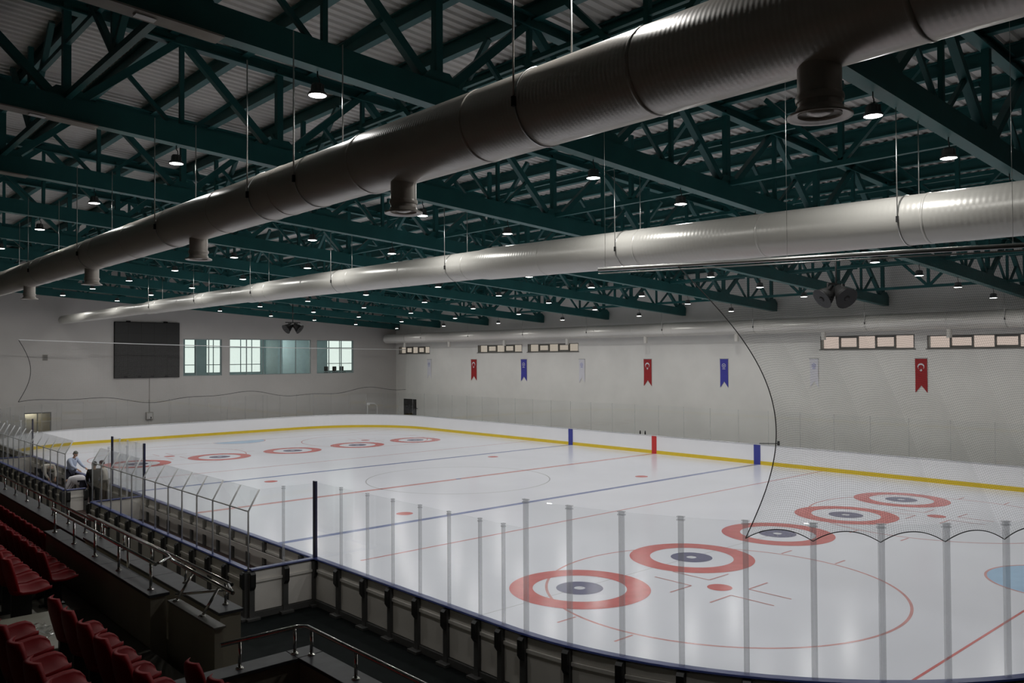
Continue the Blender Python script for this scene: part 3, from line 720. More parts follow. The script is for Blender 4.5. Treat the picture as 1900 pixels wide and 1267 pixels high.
# seats
def make_seat():
    r = link('stadium_seat', None)
    # faces +x; origin on the tier at the back edge; back shell
    def shell(prof, w, th, curve):
        nu = 8; vs = []; m = len(prof)
        for side in (0, 1):
            for (px_, pz, ww) in prof:
                for k in range(nu+1):
                    u = -1+2*k/nu; y = u*ww*w/2
                    vs.append((px_+curve*(u*u)-(th if side else 0)*1.0, y, pz-(0.0 if not side else th*.3)))
        fs = []; N = m*(nu+1)
        for i in range(m-1):
            for k in range(nu):
                a = i*(nu+1)+k; fs += [(a, a+1, a+nu+2, a+nu+1), (N+a, N+a+nu+1, N+a+nu+2, N+a+1)]
        for i in range(m-1):
            a = i*(nu+1); fs += [(a, a+nu+1, N+a+nu+1, N+a), (a+nu, N+a+nu, N+a+2*nu+1, a+2*nu+1)]
        for k in range(nu):
            fs += [(k, N+k, N+k+1, k+1), ((m-1)*(nu+1)+k, (m-1)*(nu+1)+k+1, N+(m-1)*(nu+1)+k+1, N+(m-1)*(nu+1)+k)]
        return MB().add(vs, fs, True)
    shell([(.10, .38, .72), (.075, .47, .92), (.05, .57, 1.0), (.032, .65, .97), (.02, .72, .86), (.013, .77, .70), (.010, .81, .42)], .48, .035, .05).build('backrest', 'seat_red', r)
    nu = 8; vs = []; fs = []
    sec = [(.08, .42, .88), (.16, .385, .98), (.30, .38, 1.0), (.40, .40, .98), (.46, .41, .86), (.495, .40, .62), (.512, .38, .30)]
    for side in (0, 1):
        for (x_, z_, ww) in sec:
            for k in range(nu+1):
                u = -1+2*k/nu; vs.append((x_-.0, u*ww*.24, z_+.03*(u*u)-(.035 if side else 0)))
    N = len(sec)*(nu+1)
    for i in range(len(sec)-1):
        for k in range(nu):
            a = i*(nu+1)+k; fs += [(a, a+1, a+nu+2, a+nu+1), (N+a, N+a+nu+1, N+a+nu+2, N+a+1)]
        a = i*(nu+1); fs += [(a, a+nu+1, N+a+nu+1, N+a), (a+nu, N+a+nu, N+a+2*nu+1, a+2*nu+1)]
    for k in range(nu): fs += [(k, N+k, N+k+1, k+1), ((len(sec)-1)*(nu+1)+k, (len(sec)-1)*(nu+1)+k+1, 2*N-nu-1+k+1, 2*N-nu-1+k)]
    MB().add(vs, fs, True).build('seat_pan', 'seat_red', r)
    MB().box(.08, .30, -.03, .03, 0, .36).box(.02, .34, -.06, .06, 0, .02).build('seat_bracket', 'bracket_black', r)
    return r
seat0 = None
def seat_row(where, x, z, y0, n, dy, desc, group):
    global seat0
    for k in range(n):
        loc = (x, y0+dy*k, z)
        if seat0 is None: seat0 = make_seat(); o = seat0; o.location = loc
        else: o = copy_tree(seat0, loc)
        tag(o, 'red plastic stadium seat, %s %s' % (nth(k+1), desc), 'seat', group)
SPC = .53
seat_row('r1', -23.28, 2.8, -22.98, 9, -SPC, 'from the aisle in the row facing the thick parapet', 'red seats facing the parapet')
seat_row('r0', -24.12, 3.2, -23.95, 9, -SPC, 'from the aisle in the higher row at lower left', 'red seats in the higher row')
seat_row('r2', -22.5, 2.4, -24.6, 4, -SPC, 'from the passage in the lowest row at the bottom edge', 'red seats by the passage')
seat_row('c', -23.28, 2.8, -20.75, 10, SPC, 'from the aisle in the highest row left of the aisle', 'red seats beyond the aisle, top row')
seat_row('b', -22.46, 2.4, -18.7, 20, SPC, 'from the parapet in the middle row of the farther block', 'red seats of the farther block, middle row')
seat_row('a', -21.62, 2.0, -15.0, 24, SPC, 'from the parapet in the front row of the farther block', 'red seats of the farther block, front row')
# ------------------------------------------------------------------ end wall: screen, windows, small things
sc = thing('led_screen', 'large black screen hanging on the end wall', 'screen', (-3.78, YE-.14, 4.55))
MB().bbox(-2.41, 2.41, -.02, .13, 0, 4.25, .02).build('screen_housing', 'black_matte', sc)
for i in range(5):
    for j in range(5): MB().box(-2.38+i*.952+.004, -2.38+(i+1)*.952-.004, -.032, -.02, .03+j*.838+.004, .03+(j+1)*.838-.004).build('screen_panel', 'screen_black', sc)
for x in (-1.4, 1.35): MB().box(x-.14, x+.14, -.03, .12, 4.25, 4.33).build('hook_bracket', 'black_matte', sc)
for x in (-1.6, -.6, .35, 1.4): MB().box(x-.12, x+.12, -.06, -.03, .05, .17).build('latch', 'black_gloss', sc)
cb = MB().tube([(-3.6, YE-.03, 4.5), (-3.6, YE-.03, 1.9)], .02, 6).build('power_cable', 'plate_grey'); tag(cb, 'thin grey cable running down the wall below the black screen', 'cable')
jb = thing('junction_box', 'small grey box on the end wall below the screen', 'electrical box', (-3.62, YE, 1.35))
MB().bbox(-.26, .26, -.16, 0, 0, .58, .02).build('box_body', 'plate_grey', jb); MB().bbox(-.2, .2, -.18, -.16, .06, .5, .006).build('box_door', 'plaster_end', jb); MB().box(.05, .12, -.2, -.18, .08, .22).build('handle', 'black_matte', jb)
vt = thing('wall_vent', 'small square vent high on the end wall left of the screen', 'vent', (-10.76, YE, 5.92))
MB().bbox(-.17, .17, -.04, 0, 0, .42, .01).build('vent_frame', 'plate_grey', vt)
for k in range(4): MB().box(-.13, .13, -.055, -.04, .05+k*.09, .09+k*.09).build('vent_slat', 'frame_grey', vt)
def window(n, x0, x1, z0, z1, bars, hz, lab):
    w = link('window_%d' % n, None, None, (x0, YE+.12, z0)); struct(w, lab)
    wd, ht = x1-x0, z1-z0; f = .06
    for a in ((0, wd, 0, f), (0, wd, ht-f, ht), (0, f, f, ht-f), (wd-f, wd, f, ht-f)): MB().box(a[0], a[1], -.05, .05, a[2], a[3]).build('window_frame', 'frame_teal', w)
    xs = [f]+list(bars)+[wd-f]
    for b in bars: MB().box(b-.03, b+.03, -.04, .04, f, ht-f).build('mullion', 'frame_teal', w)
    for a, b in zip(xs[:-1], xs[1:]): MB().box(a+.03, b-.03, -.006, .006, f, ht-f).build('pane', 'glass_teal', w)
    return w
window(1, *EWIN[0], [1.04, 2.08], 0, 'interior window right beside the black screen')
window(2, *EWIN[1], [1.5, 2.95, 4.55, 5.95], 0, 'widest interior window of the end wall')
window(3, *EWIN[2], [1.25, 2.5], 0, 'interior window nearest the wall corner')
# the room behind these windows, its outer glazing opening to the daylight
ROOM = (-3.5, 19.2, 34.0, 37.4, 4.2, 8.3)
EXT = [(0.45, 1.36, 4.75, 8.0), (2.28, 3.55, 4.75, 8.0), (4.2, 7.2, 4.75, 8.0), (13.75, 16.5, 4.75, 8.0)]
mb = MB(); wall_boxes(mb, -3.8, 19.5, 3.9, 8.6, EXT, lambda m, a, b, z, zz: m.box(a, b, 37.4, 37.6, z, zz))
struct(mb.build('room_wall_back', 'room_wall'), 'outer wall of the room behind the interior windows')
struct(MB().box(-3.8, 19.5, 34.0, 37.4, 4.0, 4.2).build('room_floor', 'room_dark'), 'floor of the room behind the interior windows')
struct(MB().box(-3.8, 19.5, 34.0, 37.4, 8.3, 8.5).build('room_ceiling', 'room_wall'), 'ceiling of the room behind the interior windows')
struct(MB().box(-3.8, -3.5, 34.0, 37.6, 4.0, 8.5).box(19.2, 19.5, 34.0, 37.6, 4.0, 8.5).build('room_wall_sides', 'room_wall'), 'side walls of the room behind the interior windows')
struct(MB().box(7.55, 8.0, 34.9, 37.4, 4.2, 8.3).build('room_partition', 'room_wall'), 'partition wall seen through the widest interior window')
for i, (a, b, z, zz) in enumerate(EXT):
    w = struct(link('window_%d' % (4+i), None, None, (a, 37.5, z)), 'bright outer window of the room behind, %s from the screen' % nth(i+1)); wd = b-a
    ft = MATS
    for q in ((0, wd, 0, .06), (0, wd, 3.19, 3.25), (0, .05, 0, 3.25), (wd-.05, wd, 0, 3.25)): MB().box(q[0], q[1], -.04, .04, q[2], q[3]).build('window_frame', 'frame_teal', w)
    for h in (.72, 2.2): MB().box(.05, wd-.05, -.03, .03, h-.03, h+.03).build('transom', 'frame_teal', w)
    for x in ([] if wd < 1.2 else [wd*.5] if wd < 2.9 else [wd*.38, wd*.72]): MB().box(x-.03, x+.03, -.03, .03, .06, 3.19).build('mullion', 'frame_teal', w)
for i, (x, lab) in enumerate(((12.35, 'dark office chair, leftmost of three behind the corner window'), (13.2, 'dark office chair, middle of three behind the corner window'), (13.95, 'dark office chair, rightmost of three behind the corner window'))):
    c = thing('office_chair', lab, 'chair', (x, 34.9, 4.2), group='chairs behind the corner window')
    MB().bbox(-.22, .22, -.22, .22, .44, .52, .02).build('seat', 'black_matte', c); MB().bbox(-.2, .2, .17, .23, .6, 1.02, .02).build('backrest', 'black_matte', c)
    MB().tube([(0, 0, .06), (0, 0, .44)], .03, 8).build('column', 'black_matte', c); MB().tube([(0, .2, .5), (0, .21, .65)], .02, 6).build('back_post', 'black_matte', c)
    for k in range(5):
        a = 2*PI*k/5; MB().beam((0, 0, .07), (.26*math.cos(a), .26*math.sin(a), .03), .04, .04).build('foot', 'black_matte', c)
rl = thing('room_fill_lamp', 'unseen fill lamp added to brighten the room behind the windows', 'lamp', (8.5, 35.6, 8.22))  # added fill lamp, out of view, lifts the tone of the room walls
MB().bbox(-.6, .6, -.15, .15, 0, .08, .01).build('light_housing', 'lamp_grey', rl)
MB().box(-.56, .56, -.12, .12, -.015, 0).build('fill_diffuser', 'lens', rl)
ld = bpy.data.lights.new('room_fill_light', 'AREA'); ld.shape = 'RECTANGLE'; ld.size = 1.1; ld.size_y = .24; ld.energy = 45; ld.color = (1, 1, .96)
lo = bpy.data.objects.new('room_fill_light', ld); COL.objects.link(lo); lo.location = (0, 0, -.03); lo.parent = rl
# glazed door at the far left of the end wall
d = struct(link('door_1', None, None, (-12.05, YE+.1, 0)), 'glazed double door with lit room behind at the far left')
for q in ((0, 1.7, 2.17, 2.25), (0, .06, 0, 2.17), (1.64, 1.7, 0, 2.17), (.82, .88, 0, 2.17)): MB().box(q[0], q[1], -.05, .05, q[2], q[3]).build('door_frame', 'frame_dark', d)
for a in (.06, .88): MB().box(a, a+.76, -.008, .008, .0, 2.17).build('door_pane', 'glass_clear', d)
struct(MB().box(-13.5, -9, 36.6, 36.8, -.1, 3).box(-13.5, -13.3, 34, 36.8, -.1, 3).box(-9.2, -9, 34, 36.8, -.1, 3).box(-13.5, -9, 34, 36.8, 2.8, 3).box(-13.5, -9, 34, 36.8, -.3, -.05).build('corridor_shell', 'concrete_beige'), 'small lit corridor behind the glazed door')
cl = thing('corridor_light', 'bright tube light behind the glazed door', 'lamp', (-11.3, 36.4, 2.55))
MB().bbox(-.5, .5, -.06, .06, 0, .08, .01).build('light_housing', 'lamp_grey', cl)
MB().box(-.46, .46, -.045, .045, -.02, 0).build('light_tube', 'lens', cl)
ld = bpy.data.lights.new('tube_light', 'AREA'); ld.shape = 'RECTANGLE'; ld.size = .9; ld.size_y = .09; ld.energy = 40; ld.color = (1, .96, .8)
lo = bpy.data.objects.new('tube_light', ld); COL.objects.link(lo); lo.location = (0, 0, -.03); lo.parent = cl
gf = thing('goal_frame', 'white bent pipe goal frame standing behind the far end boards', 'goal', (15.7, 32.6, 0))
MB().tube([(-.55, 0, 0), (-.55, 0, 1.62), (-.48, 0, 1.78), (-.3, 0, 1.85), (.2, 0, 1.80), (.5, .1, 1.62), (.58, .15, 1.3), (.58, .15, 0)], .045, 8).build('goal_pipe', 'white_plain', gf)
MB().tube([(-.55, 0, .05), (-.2, .6, .05), (.3, .6, .05), (.58, .15, .05)], .035, 8).build('goal_base_pipe', 'white_plain', gf)
MB().bbox(-.62, -.32, -.08, .08, 1.66, 1.9, .04).build('goal_corner_pad', 'white_plain', gf)

# ------------------------------------------------------------------ banner wall
def strip_window(i, y0, y1, z0, z1, n, pane, lab):
    w = struct(link('window_%d' % (10+i), None, None, (XW, y0, z0)), lab); wd, ht = y1-y0, z1-z0
    for q in ((0, wd, 0, .05), (0, wd, ht-.05, ht), (0, .06, .05, ht-.05), (wd-.06, wd, .05, ht-.05)): MB().box(.0, .3, q[0], q[1], q[2], q[3]).build('window_frame', 'frame_dark', w)
    MB().box(-.06, .1, -.05, wd+.05, -.05, 0).build('window_sill', 'frame_dark', w)
    st = (wd-.12)/n
    for k in range(n):
        a = .06+k*st
        if k: MB().box(.1, .25, a-.035, a+.035, .05, ht-.05).build('mullion', 'frame_dark', w)
        if k % 2: 
            for q in ((a+.04, a+st-.04, .05, .13), (a+.04, a+st-.04, ht-.13, ht-.05)): MB().box(.14, .22, *q).build('sash_rail', 'frame_dark', w)
        MB().box(.17, .185, a+.035, a+st-.035, .05, ht-.05).build('pane', pane, w)
for i, (a, b, z, zz) in enumerate(STRIPS):
    strip_window(i, a, b, z, zz, 5, 'pane_dim' if i < 3 else 'pane_warm', 'narrow strip window high on the banner wall, %s from the corner' % nth(i+1))
def banner(y, w, h, kind, lab, ztop=5.8):
    t = thing('banner', lab, 'banner', (XW-.035, y, ztop), group='banners on the wall')
    col = {'r': 'flag_red', 'b': 'flag_blue', 'w': 'flag_white'}[kind]
    ny, nz = 6, 14; vs = []; fs = []
    # swallow-tailed cloth with a light wave
    def pt(u, v): 
        zc = -h*v
        if v == 1: zc = -h+(.26*h*(1-abs(2*u-1)))*.85
        return (-.012*math.sin(v*5+u*2), (u-.5)*w, zc)
    rows = [[pt(i/ny, j/nz) if j < nz else pt(i/ny, 1) for i in range(ny+1)] for j in range(nz+1)]
    for j in range(nz-3, nz):
        for i in range(ny+1):
            x_, y_, z_ = rows[j][i]; lim = rows[nz][i][2]; top = rows[nz-4][i][2]
            rows[j][i] = (x_, y_, top+(lim-top)*(j-(nz-4))/4)
    for side in (0, 1):
        for r_ in rows: vs += [(p[0]+.008*side, p[1], p[2]) for p in r_]
    N = (ny+1)*(nz+1)
    for j in range(nz):
        for i in range(ny):
            a = j*(ny+1)+i; fs += [(a, a+1, a+ny+2, a+ny+1), (N+a, N+a+ny+1, N+a+ny+2, N+a+1)]
    MB().add(vs, fs, True).build('banner_cloth', col, t)
    MB().tube([(.0, -w/2-.03, .01), (.0, w/2+.03, .01)], .018, 8).build('banner_rod', 'alu', t)
    def flat(pts, x=-.022, m='white_satin', nm='emblem'):
        n = len(pts); MB().add([(x, p[0], p[1]) for p in pts]+[(x+.008, p[0], p[1]) for p in pts], [tuple(range(n)), tuple(range(2*n-1, n-1, -1))]+[(k, n+k, n+(k+1) % n, (k+1) % n) for k in range(n)]).build(nm, m, t)
    cz = -.23*h
    if kind == 'r':
        R, r2, off = .21*w*1.35, .165*w*1.35, .055*w*1.35
        # crescent opening downwards along the banner, star below
        A = 1.0; out = [(R*math.sin(a), cz+R*math.cos(a)) for a in [(-PI+.62)+(2*PI-1.24)*k/28 for k in range(29)]]
        inn = [(r2*math.sin(a), cz-off+r2*math.cos(a)) for a in [(PI-.78)-(2*PI-1.56)*k/28 for k in range(29)]]
        for k in range(28):
            flatq = [out[k], out[k+1], inn[28-k-1], inn[28-k]]
            if k == 0: quads = []
            quads.append(flatq)
        mb = MB()
        for q in quads: mb.add([(-.024, *p) for p in q], [(0, 1, 2, 3)])
        mb.build('crescent', 'white_satin', t)
        st = []
        for k in range(10):
            rr = (.11 if k % 2 == 0 else .043)*w*1.35; a = -PI/2+PI*k/5; st.append((rr*math.cos(a), cz-R*1.12+rr*math.sin(a)))
        flat(st, nm='star')
    else:
        m = 'white_satin' if kind == 'b' else 'emblem_blue'
        R = .24*w; mb = MB()
        for k in range(24):
            a0, a1 = 2*PI*k/24, 2*PI*(k+1)/24
            mb.add([(-.024, R*math.cos(a0), cz+R*math.sin(a0)), (-.024, R*math.cos(a1), cz+R*math.sin(a1)), (-.024, .78*R*math.cos(a1), cz+.78*R*math.sin(a1)), (-.024, .78*R*math.cos(a0), cz+.78*R*math.sin(a0))], [(0, 1, 2, 3)])
        mb.build('emblem_ring', m, t)
        flat([(-.5*R, cz+.35*R), (0, cz-.55*R), (.5*R, cz+.35*R), (.28*R, cz+.35*R), (0, cz-.12*R), (-.28*R, cz+.35*R)], m=m, nm='emblem_mark')
        flat([(-.8*R, cz-1.35*R), (.8*R, cz-1.35*R), (.8*R, cz-1.6*R), (-.8*R, cz-1.6*R)], m=m, nm='emblem_line')
bl = [(28.35, .60, 1.7, 'w', 'white banner with blue emblem nearest the wall corner'), (22.0, .72, 1.78, 'r', 'red banner with white crescent and star nearest the wall corner'), (15.77, .66, 1.72, 'b', 'blue banner with white emblem, farther one of the two'),
      (9.5, .56, 1.7, 'w', 'white banner with blue emblem in the middle of the wall'), (3.4, .66, 1.82, 'r', 'red banner with white crescent, middle one of the three'), (-2.64, .57, 1.78, 'b', 'blue banner with white emblem, nearer one of the two'),
      (-8.62, .50, 1.62, 'w', 'white banner with blue emblem behind the net'), (-14.52, .60, 1.76, 'r', 'red banner with white crescent and star, large one behind the net')]
for b in bl: banner(*b)
dr = struct(link('door_2', None, None, (XW-.06, 30.4, 0)), 'dark double door in the banner wall near the corner')
MB().box(0, .06, 0, 1.95, 0, 2.15).build('door_frame', 'black_matte', dr)
for k in (0, 1): MB().bbox(-.03, .0, .1+k*.9, .94+k*.9, .05, 2.08, .01).build('door_leaf', 'black_gloss', dr)
for k in (0, 1):
    for z in (.5, 1.3): MB().box(-.04, -.03, .3+k*.9, .75+k*.9, z, z+.35).build('door_panel', 'black_matte', dr)
MB().tube([(-.03, .0, 1.35), (-.06, -.35, 1.33)], .025, 6).build('door_closer', 'black_matte', dr)
for i, (y, l) in enumerate(((1.15, 'small dark bottle on the far boards, left one'), (.75, 'small dark bottle on the far boards, right one'))):
    o = thing('bottle', l, 'bottle', (XB+.06, y, 1.125)); MB().lathe([(.0, 0), (.045, 0), (.045, .16), (.02, .21), (.02, .25), (0, .25)], n=12).build('bottle_body', 'black_gloss', o); MB().lathe([(.024, .25), (.024, .28), (0, .28)], n=10).build('bottle_cap', 'white_plain', o)
lb = thing('boom_bar', 'dark bracket bar on the far boards beside the blue mark', 'bracket', (XB+.1, -BL-.1, 1.125))
MB().beam((0, 0, .03), (0, -1.15, .10), .05, .05).build('bar', 'frame_grey', lb); MB().box(-.04, .04, -1.2, -1.1, 0, .24).build('bar_end', 'bracket_black', lb)

# ------------------------------------------------------------------ speaker clusters
def speakers(x, y, z, k, lab, R=.34):
    t = thing('speaker_cluster', lab, 'loudspeaker', (x, y, z))
    top = chord(x)-z
    MB().tube([(0, 0, .3), (0, 0, top)], .03, 8).build('drop_pole', 'bracket_black', t)
    MB().beam((-.55, 0, .34), (.55, 0, .34), .06, .06).build('cross_bar', 'bracket_black', t)
    for a in k:
        ca, sa = math.cos(a), math.sin(a); m = MB(); d = Vector((ca*.75, sa*.75, -.55)).normalized(); c = Vector((ca*.34, sa*.34, 0))
        b = c-d*.32; e = c+d*.22
        s_ = MB().tube([b, c-d*.12, c, e], [.16, .2, .26, R], 20, caps=True).build('speaker_horn', 'black_matte', t)
        MB().tube([e, e+d*.02], [R+.02, R+.02], 20).build('speaker_rim', 'black_gloss', s_)
        MB().tube([e+d*.02, e+d*.05], [.10, .05], 12).build('driver', 'black_gloss', s_)
        MB().beam(c, (c.x*.9, c.y*.9, .34), .04, .04).build('yoke', 'bracket_black', t)
speakers(1.4, 20.1, 8.1, (PI*1.02, -PI*.28), 'pair of round black loudspeakers hanging in front of the end wall')
speakers(.2, -19.45, 7.95, (PI*.85, PI*1.35, -.2), 'cluster of round black loudspeakers hanging before the banner wall')

# ------------------------------------------------------------------ safety nets
def net_mesh(grid, r, m, name):
    mb = MB(); nu, nv = len(grid), len(grid[0])
    def cord(pts):
        vs = []; fs = []; n = 3
        for i, p in enumerate(pts):
            p = Vector(p); d = (Vector(pts[min(i+1, len(pts)-1)])-Vector(pts[max(0, i-1)]))
            if d.length < 1e-6: d = Vector((0, 0, 1))
            d.normalize(); u = Vector((0, 0, 1)) if abs(d.z) < .8 else Vector((1, 0, 0)); x_ = d.cross(u).normalized(); y_ = d.cross(x_)
            for k in range(n): a = 2*PI*k/n; vs.append(p+x_*(r*math.cos(a))+y_*(r*math.sin(a)))
        for i in range(len(pts)-1):
            for k in range(n): fs.append((i*n+k, i*n+(k+1) % n, (i+1)*n+(k+1) % n, (i+1)*n+k))
        mb.add(vs, fs)
    st = 3
    for i in range(nu): cord(grid[i][::st]+([grid[i][-1]] if (nv-1) % st else []))
    for j in range(nv): cord([grid[i][j] for i in range(0, nu, st)]+([grid[nu-1][j]] if (nu-1) % st else []))
    return mb.mesh(name, m)
Lc = plen(P_NEARCORNER); 
near_net = thing('safety_net', 'dark safety net hanging over the near corner glass at right', 'net', (0, 0, 0))
bar_a, bar_b = Vector((-14.84, -22.79, 7.5)), Vector((-12.65, -28.61, 7.5))
iA = min(range(len(s_posts)), key=lambda i: abs(pat(P_NEARCORNER, Lc, s_posts[i])[1]+25.12))
sA = s_posts[iA]; sB = s_posts[-1]-.2
def net_bottom(s):
    x, y, nx, ny = pat(P_NEARCORNER, Lc, s)
    f = [abs(s-q) for q in s_posts]; d = min(f); k = d/.49
    return Vector((x, y, 3.19+.16*(1-(1-min(1, k))**2)))
def net_top(u):
    q = bar_a.lerp(bar_b, .22+.78*min(1.0, u*1.8)) if u < .5556 else None
    if q is None:
        w = (u-.5556)/.4444; q = bar_b+Vector((9.0*w, -.55*w, 0))
    return q
NU, NV = 330, 120; grid = []
for i in range(NU+1):
    u = i/NU; b = net_bottom(sA+(sB-sA)*u); tp = net_top(u); col = []
    for j in range(NV+1):
        v = j/NV; p = b.lerp(tp, v)
        # free edge is drawn in between its two fixings
        sag = .95*math.sin(PI*v)*max(0, 1-u*2.6)**1.5
        d = Vector((bar_b.x-bar_a.x, bar_b.y-bar_a.y, 0)).normalized(); p = p+d*sag
        p.z -= .0; col.append(p)
    grid.append(col)
nn = link('net_mesh', net_mesh(grid, .0010, 'net_cord', 'net_mesh'), near_net); nn['kind'] = 'stuff'
MB().tube(grid[0], .009, 6).build('edge_rope', 'net_rope', near_net)
MB().tube([c[0] for c in grid], .008, 6).build('edge_rope', 'net_rope', near_net)
pipe = thing('net_pipe', 'thin steel pipe carrying the near safety net below the white duct', 'pipe', tuple(bar_a))
d = bar_b-bar_a
MB().tube([(0, 0, 0), d*1.02, d*1.02+Vector((9.2, -.55, 0))], .035, 8).build('pipe_tube', 'galv', pipe)
MB().tube([(0, 0, -.07), d*1.02+Vector((0, 0, -.07))], .012, 6).build('net_cable', 'galv', pipe)
for q in (.02, .5, .98):
    p = bar_a+d*q; MB().tube([d*q, Vector((d.x*q, d.y*q, chord(p.x)-bar_a.z))], .003, 6).build('hanger_wire', 'galv', pipe)
# net behind the far end boards
far_net = thing('safety_net', 'pale safety net hanging in front of the end wall with the screen', 'net', (0, 0, 0))
YNET = 31.75; grid = []
for i in range(0, 361):
    u = i/360; x = -12.8+31.6*u; zt_ = 7.34-.6*u-.28*math.sin(PI*u)*.4; zb_ = 3.05+.22*math.sin(u*16)+.10*math.sin(u*37+1); col = []
    for j in range(49):
        v = j/48; xx = x+.75*math.sin(PI*v)*max(0, 1-u*8)
        col.append(Vector((xx, YNET+.1*math.sin(u*20+v*3), zb_+(zt_-zb_)*v)))
    grid.append(col)
nn = link('net_mesh', net_mesh(grid, .0016, 'net_cord_light', 'net_mesh'), far_net); nn['kind'] = 'stuff'
MB().tube(grid[0], .02, 6).build('edge_rope', 'net_cord', far_net)
MB().tube([c[0] for c in grid], .02, 6).build('edge_rope', 'net_cord', far_net)
MB().tube([c[-1] for c in grid], .03, 6).build('top_cable', 'white_plain', far_net)

# ------------------------------------------------------------------ people at the benches
def skin_obj(name, verts, edges, m, parent, sub=2, root=0):
    """verts: (x, y, z, radius)"""
    me = bpy.data.meshes.new(name); bm = bmesh.new(); lay = bm.verts.layers.skin.verify(); vs = []
    for x, y, z, r in verts:
        v = bm.verts.new((x, y, z)); rr = r if isinstance(r, tuple) else (r, r); v[lay].radius = rr; vs.append(v)
    bm.verts.ensure_lookup_table()
    vs[root][lay].use_root = True
    for a, b in edges: bm.edges.new((vs[a], vs[b]))
    bm.to_mesh(me); bm.free(); me.materials.append(MATS[m])
    o = link(name, me, parent); o.modifiers.new('skin', 'SKIN').use_smooth_shade = True
    s_ = o.modifiers.new('sub', 'SUBSURF'); s_.levels = sub; s_.render_levels = sub
    return o
def person(loc, rz, label, J, top, trouser, hair, sleeve=True, tie=None, bulk=1.0):
    """J: joints in the person's frame, facing +x. keys pelvis, chest, neck, head, sho_l/r, elb_l/r, wri_l/r, hip, knee, ank"""
    t = thing('person', label, 'person', loc, rz)
    V = lambda k: Vector(J[k])
    pel, che, nk, hd = V('pelvis'), V('chest'), V('neck'), V('head')
    vs = [(*pel, (.10, .12)), (*pel.lerp(che, .5), (.09, .11)), (*che, (.09, .12)), (*nk, .052), (*nk.lerp(hd, .45), .06), (*hd, (.088, .08)), (*(hd+(hd-nk).normalized()*.09), (.06, .06))]
    es = [(0, 1), (1, 2), (2, 3), (3, 4), (4, 5), (5, 6)]
    for sd in ('l', 'r'):
        o = len(vs); vs += [(*V('sho_'+sd), .045), (*V('elb_'+sd), .036), (*V('wri_'+sd), .028), (*(V('wri_'+sd)+(V('wri_'+sd)-V('elb_'+sd)).normalized()*.09), .036)]
        es += [(2, o), (o, o+1), (o+1, o+2), (o+2, o+3)]
        h = V('wri_'+sd); dd = (h-V('elb_'+sd)).normalized(); sidev = dd.cross(Vector((0, 1, .3))).normalized(); up = dd.cross(sidev)
        for k, ln in enumerate((.075, .085, .08, .06)):
            b = len(vs); off = up*((k-1.5)*.019); p = h+dd*.10+off
            vs += [(*(p), .0095), (*(p+dd*ln*.5-sidev*.012), .0088), (*(p+dd*ln-sidev*.035), .0075)]; es += [(o+3, b), (b, b+1), (b+1, b+2)]
        b = len(vs); vs += [(*(h+dd*.04+up*.045), .011), (*(h+dd*.085+up*.062), .009)]; es += [(o+3, b), (b, b+1)]
        o = len(vs); vs += [(*V('hip_'+sd), .07), (*V('knee_'+sd), .048), (*V('ank_'+sd), .036), (*(V('ank_'+sd)+Vector((.13, 0, -.045))), .038)]
        es += [(0, o), (o, o+1), (o+1, o+2), (o+2, o+3)]
    skin_obj('body', vs, es, 'skin', t)
    # face: nose, ears, eyes, mouth
    fz = (hd-nk).normalized(); fx = Vector((1, 0, 0)); fx = (fx-fz*fx.dot(fz)).normalized(); fy = fz.cross(fx)
    MB().tube([hd+fx*.085+fz*.015, hd+fx*.108-fz*.02, hd+fx*.085-fz*.03], [.008, .016, .008], 8).build('nose', 'skin', t)
    for q in (-1, 1):
        MB().tube([hd+fy*q*.078-fz*.03, hd+fy*q*.09, hd+fy*q*.08+fz*.03], [.010, .018, .010], 8).build('ear', 'skin', t)
        MB().tube([hd+fx*.080+fy*q*.032+fz*.018, hd+fx*.086+fy*q*.032+fz*.018], [.012, .006], 8).build('eye', 'hair_dark', t)
    MB().tube([hd+fx*.084+fy*.025-fz*.055, hd+fx*.088-fz*.055, hd+fx*.084-fy*.025-fz*.055], .006, 6).build('mouth', 'hair_red', t)
    hv_ = []; hs = MB(); n = 14; prof = [(.0, .128), (.05, .12), (.085, .09), (.098, .045), (.098, .0), (.088, -.05)]
    vsq = []; fsq = []
    for r_, h_ in prof:
        for k in range(n):
            a = 2*PI*k/n; back = -.022-.01; low = 1 if math.cos(a) < .35 else 0
            hh = h_ if (low or h_ > .05) else .05
            vsq.append(hd+fx*(r_*1.02*math.cos(a)+back)+fy*(r_*math.sin(a)*.94)+fz*(hh+.0))
    for i in range(len(prof)-1):
        for k in range(n): fsq.append((i*n+k, i*n+(k+1) % n, (i+1)*n+(k+1) % n, (i+1)*n+k))
    hs.add(vsq, fsq, True).build('hair', hair, t)
    # shirt or jacket
    vs = [(*(pel+(che-pel)*-.06), (.165*bulk, .195*bulk)), (*pel.lerp(che, .5), (.155*bulk, .185*bulk)), (*che, (.16*bulk, .21*bulk)), (*nk.lerp(che, .35), (.10, .12)), (*nk.lerp(che, .12), .072)]
    es = [(0, 1), (1, 2), (2, 3), (3, 4)]
    for sd in ('l', 'r'):
        o = len(vs); vs += [(*V('sho_'+sd), .092), (*V('elb_'+sd), .064), (*V('elb_'+sd).lerp(V('wri_'+sd), .9 if sleeve else .15), .046)]; es += [(2, o), (o, o+1), (o+1, o+2)]
    skin_obj('shirt' if not tie == 'suit' else 'jacket', vs, es, top, t)
    vs = [(*pel, (.155, .185))]; es = []
    for sd in ('l', 'r'):
        o = len(vs); vs += [(*V('hip_'+sd), .118), (*V('knee_'+sd), .086), (*V('ank_'+sd).lerp(V('knee_'+sd), .06), .062)]; es += [(0, o), (o, o+1), (o+1, o+2)]
    skin_obj('trousers', vs, es, trouser, t)
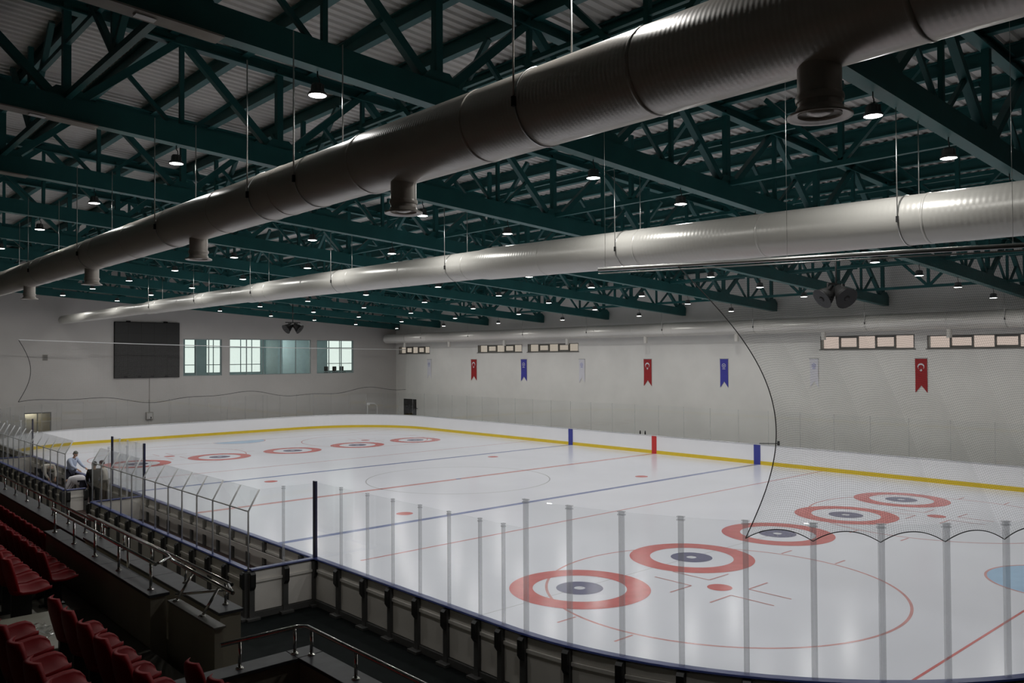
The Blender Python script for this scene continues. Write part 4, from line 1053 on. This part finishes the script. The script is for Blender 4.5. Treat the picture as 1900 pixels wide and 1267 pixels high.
    for sd in ('l', 'r'):
        a = V('ank_'+sd); 
        skin_obj('shoe', [(a.x-.05, a.y, a.z-.035, (.045, .04)), (a.x+.06, a.y, a.z-.045, (.046, .034)), (a.x+.17, a.y, a.z-.052, (.042, .026))], [(0, 1), (1, 2)], 'leather', t, 2, 1)
    if tie == 'tie':
        p0 = che+Vector((.15, 0, .14)); MB().beam(p0, pel.lerp(che, .35)+Vector((.15, 0, 0)), .07, .012, (1, 0, 0)).build('tie', 'cloth_navy', t)
    return t
def standing(lean=0.0, arm=0.0, h=1.76):
    k = h/1.76; L = lean
    J = dict(pelvis=(0, 0, .96), chest=(.10*L, 0, 1.30), neck=(.17*L, 0, 1.49), head=(.22*L+.02, 0, 1.63))
    for sd, s_ in (('l', 1), ('r', -1)):
        J['sho_'+sd] = (.13*L, s_*.19, 1.41); J['elb_'+sd] = (.13*L+.06+.14*arm, s_*.24, 1.14+.03*arm); J['wri_'+sd] = (.16*L+.12+.34*arm, s_*.21, .90+.14*arm)
        J['hip_'+sd] = (0, s_*.09, .90); J['knee_'+sd] = (.02, s_*.10, .50); J['ank_'+sd] = (-.02, s_*.10, .08)
    return {a: tuple(c*k for c in b) for a, b in J.items()}
def bending(h=1.74, drop=0.0):
    J = dict(pelvis=(-.12, 0, .92), chest=(.26, 0, 1.10-drop), neck=(.44, 0, 1.06-drop*1.4), head=(.57, 0, 1.00-drop*1.6))
    for sd, s_ in (('l', 1), ('r', -1)):
        J['sho_'+sd] = (.34, s_*.19, 1.08-drop*1.2); J['elb_'+sd] = (.44, s_*.22, .80-drop); J['wri_'+sd] = (.58, s_*.14, .60-drop)
        J['hip_'+sd] = (-.12, s_*.09, .87); J['knee_'+sd] = (-.02, s_*.10, .48); J['ank_'+sd] = (-.08, s_*.10, .08)
    return J
PZ = .30
person((-16.12, 1.9, PZ), math.radians(75), 'man in a black suit standing at the gap between the bench enclosures', standing(.1, .1, 1.82), 'cloth_black', 'cloth_black', 'hair_dark', tie='suit')
person((-15.64, 2.35, PZ), math.radians(150), 'person in a pale grey shirt beside the man in black', standing(.4, .5, 1.78), 'cloth_cream', 'cloth_brown', 'hair_red')
person((-15.78, 6.7, PZ), math.radians(-60), 'man in a light blue shirt and dark tie reaching across', standing(1.3, .9, 1.80), 'cloth_blue', 'cloth_navy', 'hair_grey', tie='tie')
person((-16.25, 3.2, PZ), math.radians(140), 'person in a white shirt bent deeply forward at the bench boards', bending(1.72, .05), 'cloth_white', 'cloth_navy', 'hair_dark', bulk=1.25)
person((-16.45, 8.0, PZ), math.radians(-75), 'person in a cream shirt bending towards the white shirt', bending(1.72, .0), 'cloth_cream', 'cloth_navy', 'hair_grey', bulk=1.15)
